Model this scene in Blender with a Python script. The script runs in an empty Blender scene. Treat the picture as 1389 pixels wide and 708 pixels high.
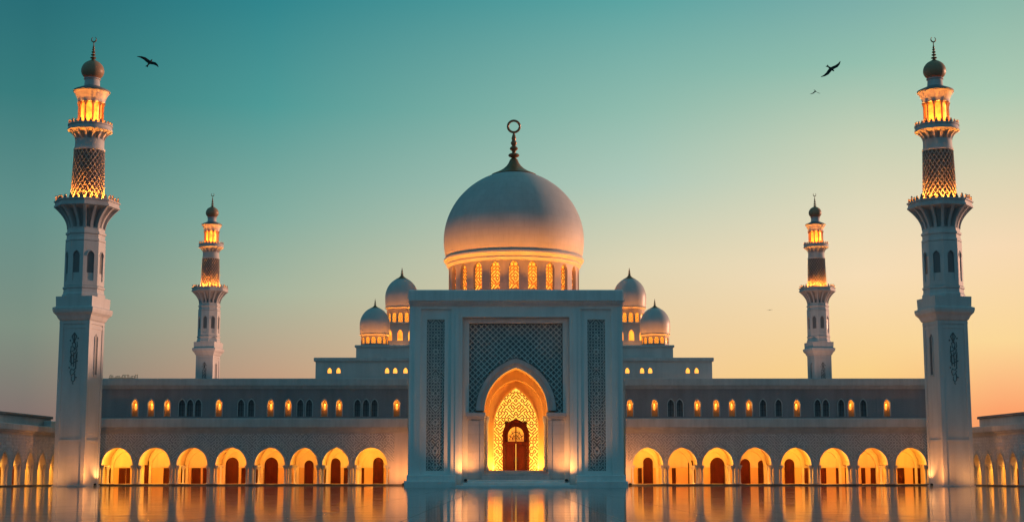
import bpy, math, random
from mathutils import Vector, Matrix
R = math.radians
PI = math.pi
rnd = random.Random(11)
scene = bpy.context.scene
COL = scene.collection

# ------------------------------------------------------------------ camera model of the photograph
FPX, PW_, PH_ = 2035.0, 1389.0, 708.0
PITCH = R(8.14)
EYE = 1.3
CP, SP = math.cos(PITCH), math.sin(PITCH)

def U(x, y, D):
    """photo pixel + depth (metres north of the camera) -> world point"""
    a = (x - 694.5) / FPX
    b = (354.0 - y) / FPX
    dy = CP - b * SP
    t = D / dy
    return Vector((a * t, D, EYE + t * (SP + b * CP)))
def PX(x, D, y=650): return U(x, y, D).x
def PZ(y, D): return U(694.5, y, D).z
def PW(px, y, D):
    b = (354.0 - y) / FPX
    return px / FPX * D / (CP - b * SP)

cam_d = bpy.data.cameras.new('camera')
cam = bpy.data.objects.new('camera', cam_d)
COL.objects.link(cam)
cam.location = (0, 0, EYE)
cam.rotation_euler = (PI / 2 + PITCH, 0, 0)
cam_d.sensor_width = 36
cam_d.lens = FPX / PW_ * 36
cam_d.clip_start = 0.1
cam_d.clip_end = 6000
scene.camera = cam

# ------------------------------------------------------------------ object helpers
def link(o):
    COL.objects.link(o)
    return o

class MB:
    def __init__(self):
        self.v, self.f, self.m = [], [], []
        self.mi = 0
    def quad(self, *pts):
        n = len(self.v)
        self.v.extend(tuple(p) for p in pts)
        self.f.append(tuple(range(n, n + len(pts))))
        self.m.append(self.mi)
    def box(self, x0, x1, y0, y1, z0, z1):
        n = len(self.v)
        self.v += [(x0,y0,z0),(x1,y0,z0),(x1,y1,z0),(x0,y1,z0),(x0,y0,z1),(x1,y0,z1),(x1,y1,z1),(x0,y1,z1)]
        for q in ((0,3,2,1),(4,5,6,7),(0,1,5,4),(1,2,6,5),(2,3,7,6),(3,0,4,7)):
            self.f.append(tuple(n + i for i in q)); self.m.append(self.mi)
    def bbox(self, x0, x1, y0, y1, z0, z1, b=0.05):
        """box with chamfered vertical and top edges"""
        n = len(self.v)
        ring = lambda x0, x1, y0, y1, z: [(x0+b,y0,z),(x1-b,y0,z),(x1,y0+b,z),(x1,y1-b,z),(x1-b,y1,z),(x0+b,y1,z),(x0,y1-b,z),(x0,y0+b,z)]
        rs = [ring(x0,x1,y0,y1,z0), ring(x0,x1,y0,y1,z1-b), ring(x0+b,x1-b,y0+b,y1-b,z1)]
        for r in rs: self.v += r
        for k in range(2):
            for i in range(8):
                j = (i+1) % 8
                self.f.append((n+k*8+i, n+k*8+j, n+k*8+8+j, n+k*8+8+i)); self.m.append(self.mi)
        self.f.append(tuple(n+16+i for i in range(8))); self.m.append(self.mi)
        self.f.append(tuple(n+7-i for i in range(8))); self.m.append(self.mi)
    def lathe(self, prof, segs=32, a0=0.0, cx=0, cy=0, cap=True):
        n = len(self.v)
        for (r, z) in prof:
            for k in range(segs):
                a = a0 + 2 * PI * k / segs
                self.v.append((cx + r * math.cos(a), cy + r * math.sin(a), z))
        for i in range(len(prof) - 1):
            for k in range(segs):
                j = (k + 1) % segs
                self.f.append((n+i*segs+k, n+i*segs+j, n+(i+1)*segs+j, n+(i+1)*segs+k)); self.m.append(self.mi)
        if cap:
            if prof[0][0] > 1e-4:
                self.f.append(tuple(n + segs - 1 - k for k in range(segs))); self.m.append(self.mi)
            if prof[-1][0] > 1e-4:
                q = n + (len(prof) - 1) * segs
                self.f.append(tuple(q + k for k in range(segs))); self.m.append(self.mi)
    def tube(self, pts, r, segs=6, close=False):
        pts = [Vector(p) for p in pts]
        n = len(self.v); L = len(pts)
        for i, p in enumerate(pts):
            a = pts[(i-1) % L] if (close or i > 0) else pts[i]
            b = pts[(i+1) % L] if (close or i < L-1) else pts[i]
            t = (b - a).normalized()
            u = t.cross(Vector((0,0,1)))
            if u.length < 0.05: u = t.cross(Vector((0,1,0)))
            u.normalize(); w = t.cross(u)
            rr = r[i] if isinstance(r, (list, tuple)) else r
            for k in range(segs):
                an = 2*PI*k/segs
                self.v.append(tuple(p + u*(rr*math.cos(an)) + w*(rr*math.sin(an))))
        for i in range(L if close else L-1):
            i2 = (i+1) % L
            for k in range(segs):
                j = (k+1) % segs
                self.f.append((n+i*segs+k, n+i*segs+j, n+i2*segs+j, n+i2*segs+k)); self.m.append(self.mi)
        if not close:
            self.f.append(tuple(n+segs-1-k for k in range(segs))); self.m.append(self.mi)
            self.f.append(tuple(n+(L-1)*segs+k for k in range(segs))); self.m.append(self.mi)
    def rib(self, pts, w, y0, y1):
        """raised strip following (x, z) points; y0 front, y1 back"""
        h = w / 2
        L = len(pts)
        if L < 2: return
        nr = []
        for i in range(L):
            a = pts[max(i-1, 0)]; b = pts[min(i+1, L-1)]
            dx, dz = b[0]-a[0], b[1]-a[1]
            l = math.hypot(dx, dz) or 1
            nr.append((-dz/l*h, dx/l*h))
        n = len(self.v)
        for (x, z), (nx, nz) in zip(pts, nr):
            self.v += [(x+nx, y1, z+nz), (x+nx*.7, y0, z+nz*.7), (x-nx*.7, y0, z-nz*.7), (x-nx, y1, z-nz)]
        for i in range(L-1):
            a = n+i*4; b = a+4
            for k in range(3):
                self.f.append((a+k, a+k+1, b+k+1, b+k)); self.m.append(self.mi)
    def build(self, name, mats, parent=None, loc=(0,0,0), smooth=False, angle=None, rot=None):
        me = bpy.data.meshes.new(name)
        me.from_pydata(self.v, [], self.f)
        for mt in (mats if isinstance(mats, (list, tuple)) else [mats]):
            me.materials.append(mt)
        if max(self.m, default=0) > 0:
            me.polygons.foreach_set('material_index', self.m)
        if smooth:
            me.polygons.foreach_set('use_smooth', [True]*len(me.polygons))
            if angle: me.set_sharp_from_angle(angle=R(angle))
        me.update()
        o = link(bpy.data.objects.new(name, me))
        o.location = loc
        if rot: o.rotation_euler = rot
        if parent: o.parent = parent
        return o

def thing(name, label, cat, loc=(0,0,0), rz=0, group=None):
    o = link(bpy.data.objects.new(name, None))
    o.location = loc; o.rotation_euler = (0, 0, rz)
    o['label'] = label; o['category'] = cat
    if group: o['group'] = group
    return o
def copy_part(o, parent, loc=None):
    c = link(o.copy()); c.parent = parent
    if loc is not None: c.location = loc
    for ch in list(o.children):
        copy_part(ch, c)
    return c
def copy_thing(o, loc, rz, label):
    c = link(o.copy()); c.location = loc; c.rotation_euler = (0, 0, rz); c['label'] = label
    for ch in list(o.children):
        copy_part(ch, c)
    return c
def structure(o):
    o['kind'] = 'structure'
    return o

# ------------------------------------------------------------------ materials
def srgb(r, g, b):
    f = lambda c: (c/255/12.92) if c/255 <= 0.04045 else ((c/255+0.055)/1.055)**2.4
    return (f(r), f(g), f(b), 1)

def stone(name, col, rough=0.6, var=0.10, bump=0.15, scale=1.0, joints=None, spec=0.3, radial=None):
    m = bpy.data.materials.new(name); m.use_nodes = True
    nt = m.node_tree; N = nt.nodes; L = nt.links
    b = N['Principled BSDF']
    b.inputs['Roughness'].default_value = rough
    b.inputs['Specular IOR Level'].default_value = spec
    tc = N.new('ShaderNodeTexCoord')
    mp = N.new('ShaderNodeMapping'); mp.inputs['Scale'].default_value = (1, 1, 0.35)
    L.new(tc.outputs['Object'], mp.inputs['Vector'])
    n1 = N.new('ShaderNodeTexNoise'); n1.inputs['Scale'].default_value = 0.45*scale; n1.inputs['Detail'].default_value = 6
    L.new(mp.outputs['Vector'], n1.inputs['Vector'])
    n2 = N.new('ShaderNodeTexNoise'); n2.inputs['Scale'].default_value = 6*scale; n2.inputs['Detail'].default_value = 5
    L.new(tc.outputs['Object'], n2.inputs['Vector'])
    ad = N.new('ShaderNodeMath'); ad.operation = 'MULTIPLY_ADD'; ad.inputs[1].default_value = 0.35
    L.new(n2.outputs['Fac'], ad.inputs[0]); L.new(n1.outputs['Fac'], ad.inputs[2])
    cr = N.new('ShaderNodeValToRGB')
    cr.color_ramp.elements[0].position = 0.42; cr.color_ramp.elements[1].position = 0.95
    lo = tuple(c*(1-1.9*var) for c in col[:3]) + (1,)
    hi = tuple(min(1, c*(1+var*.6)) for c in col[:3]) + (1,)
    cr.color_ramp.elements[0].color = lo; cr.color_ramp.elements[1].color = hi
    L.new(ad.outputs[0], cr.inputs['Fac'])
    colout = cr.outputs['Color']
    mp3 = N.new('ShaderNodeMapping'); mp3.inputs['Scale'].default_value = (1.5*scale, 1.5*scale, .10)
    L.new(tc.outputs['Object'], mp3.inputs['Vector'])
    n3 = N.new('ShaderNodeTexNoise'); n3.inputs['Scale'].default_value = 1; n3.inputs['Detail'].default_value = 4
    L.new(mp3.outputs['Vector'], n3.inputs['Vector'])
    c3 = N.new('ShaderNodeValToRGB')
    c3.color_ramp.elements[0].position = .30; c3.color_ramp.elements[1].position = .58
    c3.color_ramp.elements[0].color = (1-1.1*var,)*3 + (1,); c3.color_ramp.elements[1].color = (1,1,1,1)
    L.new(n3.outputs['Fac'], c3.inputs['Fac'])
    m3_ = N.new('ShaderNodeMix'); m3_.data_type = 'RGBA'; m3_.blend_type = 'MULTIPLY'; m3_.inputs[0].default_value = 1
    L.new(colout, m3_.inputs[6]); L.new(c3.outputs['Color'], m3_.inputs[7])
    colout = m3_.outputs[2]
    if radial:
        sp3 = N.new('ShaderNodeSeparateXYZ'); L.new(tc.outputs['Object'], sp3.inputs[0])
        at = N.new('ShaderNodeMath'); at.operation = 'ARCTAN2'; L.new(sp3.outputs['X'], at.inputs[0]); L.new(sp3.outputs['Y'], at.inputs[1])
        am = N.new('ShaderNodeMath'); am.operation = 'MULTIPLY'; am.inputs[1].default_value = radial[0]/(2*PI); L.new(at.outputs[0], am.inputs[0])
        zm = N.new('ShaderNodeMath'); zm.operation = 'MULTIPLY'; zm.inputs[1].default_value = 1/radial[1]; L.new(sp3.outputs['Z'], zm.inputs[0])
        cb3 = N.new('ShaderNodeCombineXYZ'); L.new(am.outputs[0], cb3.inputs['X']); L.new(zm.outputs[0], cb3.inputs['Y'])
        b3 = N.new('ShaderNodeTexBrick'); b3.inputs['Scale'].default_value = 1; b3.inputs['Brick Width'].default_value = 1; b3.inputs['Row Height'].default_value = 1
        b3.inputs['Mortar Size'].default_value = .018; b3.inputs['Mortar Smooth'].default_value = .4
        b3.inputs['Color1'].default_value = (1,1,1,1); b3.inputs['Color2'].default_value = (.93,.93,.94,1); b3.inputs['Mortar'].default_value = (.78,.78,.78,1)
        L.new(cb3.outputs[0], b3.inputs['Vector'])
        m4 = N.new('ShaderNodeMix'); m4.data_type = 'RGBA'; m4.blend_type = 'MULTIPLY'; m4.inputs[0].default_value = .8
        L.new(colout, m4.inputs[6]); L.new(b3.outputs['Color'], m4.inputs[7]); colout = m4.outputs[2]
    hgt = n2.outputs['Fac']
    if joints:
        sx, sz = joints
        sep = N.new('ShaderNodeSeparateXYZ'); L.new(tc.outputs['Object'], sep.inputs[0])
        sm = N.new('ShaderNodeMath'); sm.operation = 'ADD'
        L.new(sep.outputs['X'], sm.inputs[0]); L.new(sep.outputs['Y'], sm.inputs[1])
        cb = N.new('ShaderNodeCombineXYZ'); L.new(sm.outputs[0], cb.inputs['X']); L.new(sep.outputs['Z'], cb.inputs['Y'])
        bk = N.new('ShaderNodeTexBrick')
        bk.inputs['Scale'].default_value = 1; bk.inputs['Brick Width'].default_value = sx; bk.inputs['Row Height'].default_value = sz
        bk.inputs['Mortar Size'].default_value = 0.02; bk.inputs['Mortar Smooth'].default_value = 0.3
        bk.inputs['Color1'].default_value = (1,1,1,1); bk.inputs['Color2'].default_value = (.9,.9,.9,1); bk.inputs['Mortar'].default_value = (.62,.62,.62,1)
        L.new(cb.outputs[0], bk.inputs['Vector'])
        mx = N.new('ShaderNodeMix'); mx.data_type = 'RGBA'; mx.blend_type = 'MULTIPLY'; mx.inputs[0].default_value = 0.7
        L.new(colout, mx.inputs[6]); L.new(bk.outputs['Color'], mx.inputs[7])
        colout = mx.outputs[2]
        iv = N.new('ShaderNodeMath'); iv.operation = 'MULTIPLY_ADD'; iv.inputs[1].default_value = -0.8
        L.new(bk.outputs['Fac'], iv.inputs[0]); L.new(n2.outputs['Fac'], iv.inputs[2]); hgt = iv.outputs[0]
    L.new(colout, b.inputs['Base Color'])
    bp = N.new('ShaderNodeBump'); bp.inputs['Strength'].default_value = bump; bp.inputs['Distance'].default_value = 0.05
    L.new(hgt, bp.inputs['Height']); L.new(bp.outputs['Normal'], b.inputs['Normal'])
    return m

def plain(name, col, rough=0.5, metal=0.0, spec=0.5, var=0.12, scale=4):
    m = stone(name, col, rough, var, 0.08, scale, None, spec)
    m.node_tree.nodes['Principled BSDF'].inputs['Metallic'].default_value = metal
    return m

def glow(name, col, strength, col2=None, scale=1.2):
    """a lamp-lit pane: emission with slow uneven brightness"""
    m = bpy.data.materials.new(name); m.use_nodes = True
    nt = m.node_tree; N = nt.nodes; L = nt.links
    b = N['Principled BSDF']
    b.inputs['Base Color'].default_value = (.5,.3,.1,1); b.inputs['Roughness'].default_value = .35
    tc = N.new('ShaderNodeTexCoord')
    n = N.new('ShaderNodeTexNoise'); n.inputs['Scale'].default_value = scale; n.inputs['Detail'].default_value = 3
    L.new(tc.outputs['Object'], n.inputs['Vector'])
    cr = N.new('ShaderNodeValToRGB')
    cr.color_ramp.elements[0].position = .35; cr.color_ramp.elements[1].position = .62
    cr.color_ramp.elements[0].color = (col2 or col) + (1,); cr.color_ramp.elements[1].color = col + (1,)
    L.new(n.outputs['Fac'], cr.inputs['Fac'])
    L.new(cr.outputs['Color'], b.inputs['Emission Color'])
    b.inputs['Emission Strength'].default_value = strength
    return m

WALL = (0.60, 0.585, 0.575, 1)
M = {}
M['stone'] = stone('white_plaster_stone', WALL, .62, .09, .18, 1)
M['ashlar'] = stone('ashlar_stone', WALL, .6, .09, .3, 1, (2.2, 1.0))
M['smooth'] = stone('smooth_dome_marble', (.52,.505,.495,1), .42, .06, .06, .8)
M['dome'] = stone('jointed_dome_marble', (.53,.515,.505,1), .62, .06, .06, .8, radial=(44, 1.15))
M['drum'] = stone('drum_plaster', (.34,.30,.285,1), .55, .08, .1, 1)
M['bulb'] = stone('coppery_bulb_marble', (.40,.235,.14,1), .45, .1, .06, .8)
M['eave'] = stone('slate_eave', (.22,.22,.225,1), .6, .1, .06, .8)
M['trim'] = stone('trim_stone', (.55,.53,.525,1), .6, .10, .15, 2)
M['rib'] = stone('carved_stone', (.82,.82,.80,1), .55, .08, .1, 3)
M['weave'] = stone('weathered_woven_stone', (.46,.40,.36,1), .6, .12, .1, 3)
M['frieze'] = stone('frieze_stone', (.80,.74,.73,1), .6, .1, .1, 3)
M['frieze_shade'] = stone('frieze_recess_shade', (.49,.45,.45,1), .65, .1, .2, 2)  # darker between the ribs: recess shade put into the colour
M['wing'] = stone('rosy_wing_plaster', (.60,.535,.52,1), .62, .10, .2, 1)
M['mauve'] = stone('mauve_shaded_plaster', (.31,.275,.285,1), .65, .10, .2, 1)  # darker than the lower wall: shade under the overhang put into the colour
M['kerb'] = stone('dark_granite_kerb', (.10,.10,.11,1), .5, .12, .1, 3)
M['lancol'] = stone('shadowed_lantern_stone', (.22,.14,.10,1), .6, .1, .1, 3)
M['portal'] = stone('pale_portal_stone', (.80,.81,.79,1), .58, .07, .15, 1)
M['portal_trim'] = stone('pale_portal_trim', (.74,.74,.73,1), .58, .08, .15, 2)
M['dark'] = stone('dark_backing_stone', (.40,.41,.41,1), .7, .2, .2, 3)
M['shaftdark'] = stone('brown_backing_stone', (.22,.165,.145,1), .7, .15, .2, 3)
M['interior'] = stone('cream_arcade_plaster', (.74,.62,.42,1), .7, .12, .2, 1.2)
M['niche'] = stone('ochre_niche_plaster', (.74,.46,.20,1), .65, .1, .12, 1)
M['screenrib'] = stone('amber_screen_stone', (.30,.12,.02,1), .6, .12, .1, 3)
M['gold'] = plain('bronze_gold', (.33,.16,.075,1), .42, .3)
M['wood'] = plain('dark_red_wood', (.060,.005,.0025,1), .65, 0, .12, .25, 5)
M['wood2'] = plain('brown_door_wood', (.062,.010,.004,1), .65, 0, .12, .25, 5)
M['ink'] = plain('dark_bronze_inlay', (.15,.155,.16,1), .5, .3)
M['glass'] = plain('dark_window_glass', (.14,.155,.165,1), .3, 0, .5, .1)
M['roof'] = stone('brown_roof_edge', (.24,.20,.19,1), .7, .15, .2, 1)
M['metal'] = plain('black_lamp_metal', (.05,.05,.05,1), .45, .6)
M['feather'] = plain('black_feathers', (.012,.014,.016,1), .7, 0, .2, .2, 10)
AMBER = (1.0, .42, .06)
M['lantern'] = glow('lantern_glow', (1.0,.15,.011), 4.6, (1.0,.07,.004), 1.6)
M['strip'] = glow('balcony_light_strip', (1.0,.30,.028), 400.0)
M['screenglow'] = glow('screen_glow', (1.0,.56,.075), 1.6, (1.0,.44,.045), 1.5)
M['domeglow'] = glow('drum_window_glow', (1.0,.36,.03), 1.9, (1.0,.17,.01), .9)
M['smallglow'] = glow('small_window_glow', (1.0,.45,.07), 1.8, (1.0,.28,.03), 1.5)
M['fanglow'] = glow('fanlight_glow', (1.0,.36,.03), .75, (1.0,.20,.015), 2)
M['crest'] = plain('pale_gilded_cresting', (.75,.50,.30,1), .5, .1)
M['lens'] = glow('uplight_lens', (1.0,.55,.15), 14.0)

# ------------------------------------------------------------------ geometry helpers
def arch(w, zs, za, xc=0.0, n=20, p=None):
    """pointed two-centred arch, half width w, from left spring to right spring"""
    h = za - zs
    if h <= w * 1.001:
        c = 0; sc = h / w; hh = w
    else:
        c = (h*h - w*w) / (2*w); sc = 1; hh = h
    Rr = w + c
    amax = math.acos(c / Rr) if c > 0 else PI/2
    left = []
    for i in range(n//2 + 1):
        a = amax * i / (n//2)
        left.append((c - Rr*math.cos(a), Rr*math.sin(a)*sc))
    pts = [(xc + x, zs + z) for x, z in left]
    pts += [(xc - x, zs + z) for x, z in reversed(left[:-1])]
    return pts
def rect(x0, x1, z): return [(x0, z), (x1, z)]

def wall(mb, x0, x1, z0, z1, yf, yb, ops, back=True, ends=True):
    """wall slab facing -y with openings [(curve, sill or None)]"""
    ops = sorted(ops, key=lambda o: o[0][0][0])
    for y in ([yf, yb] if back else [yf]):
        cur = x0
        for c, sill in ops:
            a, b = c[0][0], c[-1][0]
            if a > cur + 1e-5: mb.quad((cur,y,z0),(a,y,z0),(a,y,z1),(cur,y,z1))
            for (xa, za), (xb, zb) in zip(c, c[1:]):
                mb.quad((xa,y,za),(xb,y,zb),(xb,y,z1),(xa,y,z1))
            if sill is not None and sill > z0 + 1e-5:
                mb.quad((a,y,z0),(b,y,z0),(b,y,sill),(a,y,sill))
            cur = b
        if x1 > cur + 1e-5: mb.quad((cur,y,z0),(x1,y,z0),(x1,y,z1),(cur,y,z1))
    for c, sill in ops:
        s = z0 if sill is None else sill
        pts = [(c[0][0], s)] + list(c) + [(c[-1][0], s)]
        for (xa, za), (xb, zb) in zip(pts, pts[1:]):
            if abs(xa-xb)+abs(za-zb) < 1e-6: continue
            mb.quad((xa,yf,za),(xb,yf,zb),(xb,yb,zb),(xa,yb,za))
        if sill is not None:
            mb.quad((c[0][0],yf,s),(c[-1][0],yf,s),(c[-1][0],yb,s),(c[0][0],yb,s))
    mb.quad((x0,yf,z1),(x1,yf,z1),(x1,yb,z1),(x0,yb,z1))
    if ends:
        mb.quad((x0,yf,z0),(x0,yb,z0),(x0,yb,z1),(x0,yf,z1))
        mb.quad((x1,yf,z0),(x1,yb,z0),(x1,yb,z1),(x1,yf,z1))

def band(mb, ci, co, yf, yb):
    """moulding between two curves of equal length"""
    for i in range(len(ci)-1):
        a, b, c, d = ci[i], ci[i+1], co[i+1], co[i]
        mb.quad((a[0],yf,a[1]),(b[0],yf,b[1]),(c[0],yf,c[1]),(d[0],yf,d[1]))
        mb.quad((a[0],yf,a[1]),(b[0],yf,b[1]),(b[0],yb,b[1]),(a[0],yb,a[1]))
        mb.quad((d[0],yf,d[1]),(c[0],yf,c[1]),(c[0],yb,c[1]),(d[0],yb,d[1]))
    for a, d in ((ci[0], co[0]), (ci[-1], co[-1])):
        mb.quad((a[0],yf,a[1]),(d[0],yf,d[1]),(d[0],yb,d[1]),(a[0],yb,a[1]))

def panel(mb, curve, z0, y, t=None):
    """filled arch shape (strip triangulated), optional thickness"""
    for (xa, za), (xb, zb) in zip(curve, curve[1:]):
        mb.quad((xa,y,z0),(xb,y,z0),(xb,y,zb),(xa,y,za))
        if t:
            mb.quad((xa,y,za),(xb,y,zb),(xb,y+t,zb),(xa,y+t,za))
            mb.quad((xb,y+t,z0),(xa,y+t,z0),(xa,y+t,za),(xb,y+t,zb))
    if t:
        a, b = curve[0], curve[-1]
        mb.quad((a[0],y,z0),(a[0],y+t,z0),(a[0],y+t,a[1]),(a[0],y,a[1]))
        mb.quad((b[0],y,z0),(b[0],y+t,z0),(b[0],y+t,b[1]),(b[0],y,b[1]))

def under(curve, x, z):
    """is (x, z) below the curve"""
    if x <= curve[0][0] or x >= curve[-1][0]: return False
    for (xa, za), (xb, zb) in zip(curve, curve[1:]):
        if xa <= x <= xb:
            return z < za + (zb-za)*((x-xa)/((xb-xa) or 1))
    return False

def truchet(mb, x0, x1, z0, z1, cell, w, y0, y1, inside=None, seed=1, mirror=None, n=4, diag=.3):
    nx = max(1, round((x1-x0)/cell)); nz = max(1, round((z1-z0)/cell))
    cx, cz = (x1-x0)/nx, (z1-z0)/nz
    rr = random.Random(seed)
    kind = {}
    for i in range(nx):
        for k in range(nz):
            kind[i, k] = (rr.random() < .5, rr.random() < diag)
    for i in range(nx):
        for k in range(nz):
            ii = i
            flip = False
            if mirror and i >= nx/2:
                ii = nx-1-i; flip = True
            a, dg = kind[ii, k]
            if flip: a = not a
            X, Z = x0+i*cx, z0+k*cz
            mx, mz = X+cx/2, Z+cz/2
            if inside and not inside(mx, mz): continue
            corners = ((0,0),(1,1)) if a else ((1,0),(0,1))
            for (px, pz) in corners:
                pts = []
                base = {(0,0):0,(1,0):PI/2,(1,1):PI,(0,1):1.5*PI}[(px,pz)]
                for s in range(n+1):
                    an = base + PI/2*s/n
                    r_ = .5
                    if dg:      # straight chamfer instead of an arc
                        an0, an1 = base, base+PI/2
                        t = s/n
                        ux = math.cos(an0)*(1-t)+math.cos(an1)*t; uz = math.sin(an0)*(1-t)+math.sin(an1)*t
                    else:
                        ux, uz = math.cos(an), math.sin(an)
                    pts.append((X+(px+r_*ux)*cx, Z+(pz+r_*uz)*cz))
                mb.rib(pts, w, y0, y1)

def lattice(mb, x0, x1, z0, z1, pitch, w, y0, y1, inside, mirror_x):
    """two crossing diagonal families with a small diamond knot in every other cell"""
    W, H = x1-x0, z1-z0
    st = pitch/6
    for fam in (1, -1):
        k = -int((W+H)/pitch)-1
        while k*pitch < W+H:
            c = k*pitch
            run = []
            s = 0.0
            while s <= W:
                x = x0+s; z = z0 + fam*(s - W/2) + c
                ok = z0 <= z <= z1 and inside(x, z)
                if ok: run.append((x, z))
                if (not ok or s + st > W) and run:
                    if len(run) > 1: mb.rib(run, w, y0 + (.05 if fam > 0 else 0), y1)
                    run = []
                s += st
            k += 1

def lamp(kind, name, loc, power, col=AMBER, size=.2, aim=None, spot=70, blend=.6):
    d = bpy.data.lights.new(name, kind)
    d.energy = power; d.color = col
    if kind == 'AREA': d.size = size
    else: d.shadow_soft_size = size
    if kind == 'SPOT': d.spot_size = R(spot); d.spot_blend = blend
    o = link(bpy.data.objects.new(name, d))
    o.location = loc
    if aim is not None:
        o.rotation_euler = (Vector(aim)-Vector(loc)).to_track_quat('-Z', 'Y').to_euler()
    return o

# ------------------------------------------------------------------ ground: one polished sheet to the horizon
g = MB()
g.quad((-3500,-800,0),(3500,-800,0),(3500,5200,0),(-3500,5200,0))
mg = bpy.data.materials.new('polished_wet_marble'); mg.use_nodes = True
nt = mg.node_tree; N = nt.nodes; L = nt.links; b = N['Principled BSDF']
b.inputs['Base Color'].default_value = (.10,.115,.125,1); b.inputs['Roughness'].default_value = .10
b.inputs['IOR'].default_value = 1.5
tc = N.new('ShaderNodeTexCoord')
n1 = N.new('ShaderNodeTexNoise'); n1.inputs['Scale'].default_value = .6; n1.inputs['Detail'].default_value = 4
mp = N.new('ShaderNodeMapping'); mp.inputs['Scale'].default_value = (.35, 1.6, 1)
L.new(tc.outputs['Object'], mp.inputs['Vector']); L.new(mp.outputs['Vector'], n1.inputs['Vector'])
cr = N.new('ShaderNodeValToRGB')
cr.color_ramp.elements[0].position = .3; cr.color_ramp.elements[1].position = .7
cr.color_ramp.elements[0].color = (.045,.045,.045,1); cr.color_ramp.elements[1].color = (.10,.10,.10,1)
L.new(n1.outputs['Fac'], cr.inputs['Fac'])
bk = N.new('ShaderNodeTexBrick'); bk.offset = 0; bk.inputs['Scale'].default_value = 1
bk.inputs['Brick Width'].default_value = 3.2; bk.inputs['Row Height'].default_value = 3.2; bk.inputs['Mortar Size'].default_value = .02
bk.inputs['Color1'].default_value = (.085,.10,.11,1); bk.inputs['Color2'].default_value = (.12,.13,.14,1); bk.inputs['Mortar'].default_value = (.03,.03,.03,1)
L.new(tc.outputs['Object'], bk.inputs['Vector'])
L.new(bk.outputs['Color'], b.inputs['Base Color'])
ra = N.new('ShaderNodeMath'); ra.operation = 'MULTIPLY_ADD'; ra.inputs[1].default_value = .15
L.new(bk.outputs['Fac'], ra.inputs[0]); L.new(cr.outputs['Color'], ra.inputs[2]); L.new(ra.outputs[0], b.inputs['Roughness'])
bp = N.new('ShaderNodeBump'); bp.inputs['Strength'].default_value = .035; bp.inputs['Distance'].default_value = .02
L.new(n1.outputs['Fac'], bp.inputs['Height']); L.new(bp.outputs['Normal'], b.inputs['Normal'])
structure(g.build('ground', mg))

# ------------------------------------------------------------------ entrance portal
PD = 170.0
PCX = PX(700, PD)
portal = thing('entrance_portal', 'tall flat-topped entrance portal with carved lattice panels round a glowing pointed arch and red door', 'portal', (PCX, PD, 0))
def ox(px): return px/FPX*168.2           # offset from the portal's axis, in photo pixels at its foot
pz = lambda y, dd=0.0: PZ(y, PD+dd)
zt, zc = pz(393, -.6), pz(409, -.6)
mb = MB()
hw = ox(146.5)
wall(mb, -hw, hw, 0, zc+.1, 0, .6, [
    (rect(-ox(131), -ox(89), pz(419)), pz(645)), (rect(ox(89), ox(131), pz(419)), pz(645)),
    (rect(-ox(73.5), ox(73.5), pz(430)), None)], back=False)
mb.box(-hw, -hw+.8, .6, 22, 0, zc); mb.box(hw-.8, hw, .6, 22, 0, zc)           # flanks
mb.box(-hw+.8, hw-.8, 21.2, 22, 0, zc)
mb.box(-hw, hw, .62, 21.9, zc-.5, zc-.05)                                        # roof deck
for s in (-1, 1):                                                                # recessed side fields
    wall(mb, min(s*ox(131), s*ox(89)), max(s*ox(131), s*ox(89)), pz(645), pz(419), .28, .75,
         [(rect(min(s*ox(98.5), s*ox(122.5)), max(s*ox(98.5), s*ox(122.5)), pz(433)), pz(638))], back=False, ends=False)
    for o in (80.5,):                                                            # pilaster fillet
        mb.box(s*ox(o)-.22, s*ox(o)+.22, -.14, .002, pz(643)+.02, pz(424))
    for o in (138.5,):
        mb.box(s*ox(o)-.10, s*ox(o)+.10, -.07, .002, pz(643)+.02, pz(419))
wall(mb, -ox(73.5), ox(73.5), 0, pz(430), .8, 1.55, [(rect(-ox(64.5), ox(64.5), pz(437)), None)], back=False, ends=False)
body = mb.build('wall', M['portal'], portal)
mb = MB()
mb.bbox(-ox(148), ox(148), -.65, 22.6, pz(408,-.65)+.001, zt, .12)
mb.box(-ox(147.2), ox(147.2), -.4, 22.3, pz(412)+.001, pz(408,-.65))
mb.box(-ox(146.9), ox(146.9), -.16, 22.1, pz(414.5), pz(412))
mb.build('cornice', M['portal_trim'], portal)
for s in (-1, 1):                                                                 # stepped plinth under each flank
    mb = MB()
    a, c = s*ox(81), s*ox(151)
    x0, x1 = min(a, c), max(a, c)
    mb.bbox(x0, x1, -1.3, 1.0, -.05, pz(652), .06)
    mb.bbox(x0+(.0 if s > 0 else .25), x1-(.25 if s > 0 else .0), -.75, 1.0, pz(652), pz(644), .06)
    mb.build('plinth', M['portal'], portal)
# carved side panels
for s in (-1, 1):
    x0, x1 = sorted((s*ox(98.5), s*ox(122.5)))
    mb = MB(); mb.mi = 1
    mb.box(x0-.1, x1+.1, .72, .8, pz(638)-.1, pz(433)+.1)
    mb.mi = 0
    truchet(mb, x0, x1, pz(638), pz(433), .36, .11, .46, .73, seed=5, mirror=True, diag=.25)
    xm = (x0+x1)/2
    zz = pz(638)+.6
    while zz < pz(433)-.5:
        q = .34
        mb.rib([(xm+q,zz),(xm,zz+q),(xm-q,zz),(xm,zz-q),(xm+q,zz)], .12, .40, .73)
        zz += 1.6
    mb.build('carved_panel', [M['rib'], M['dark']], portal)
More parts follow.
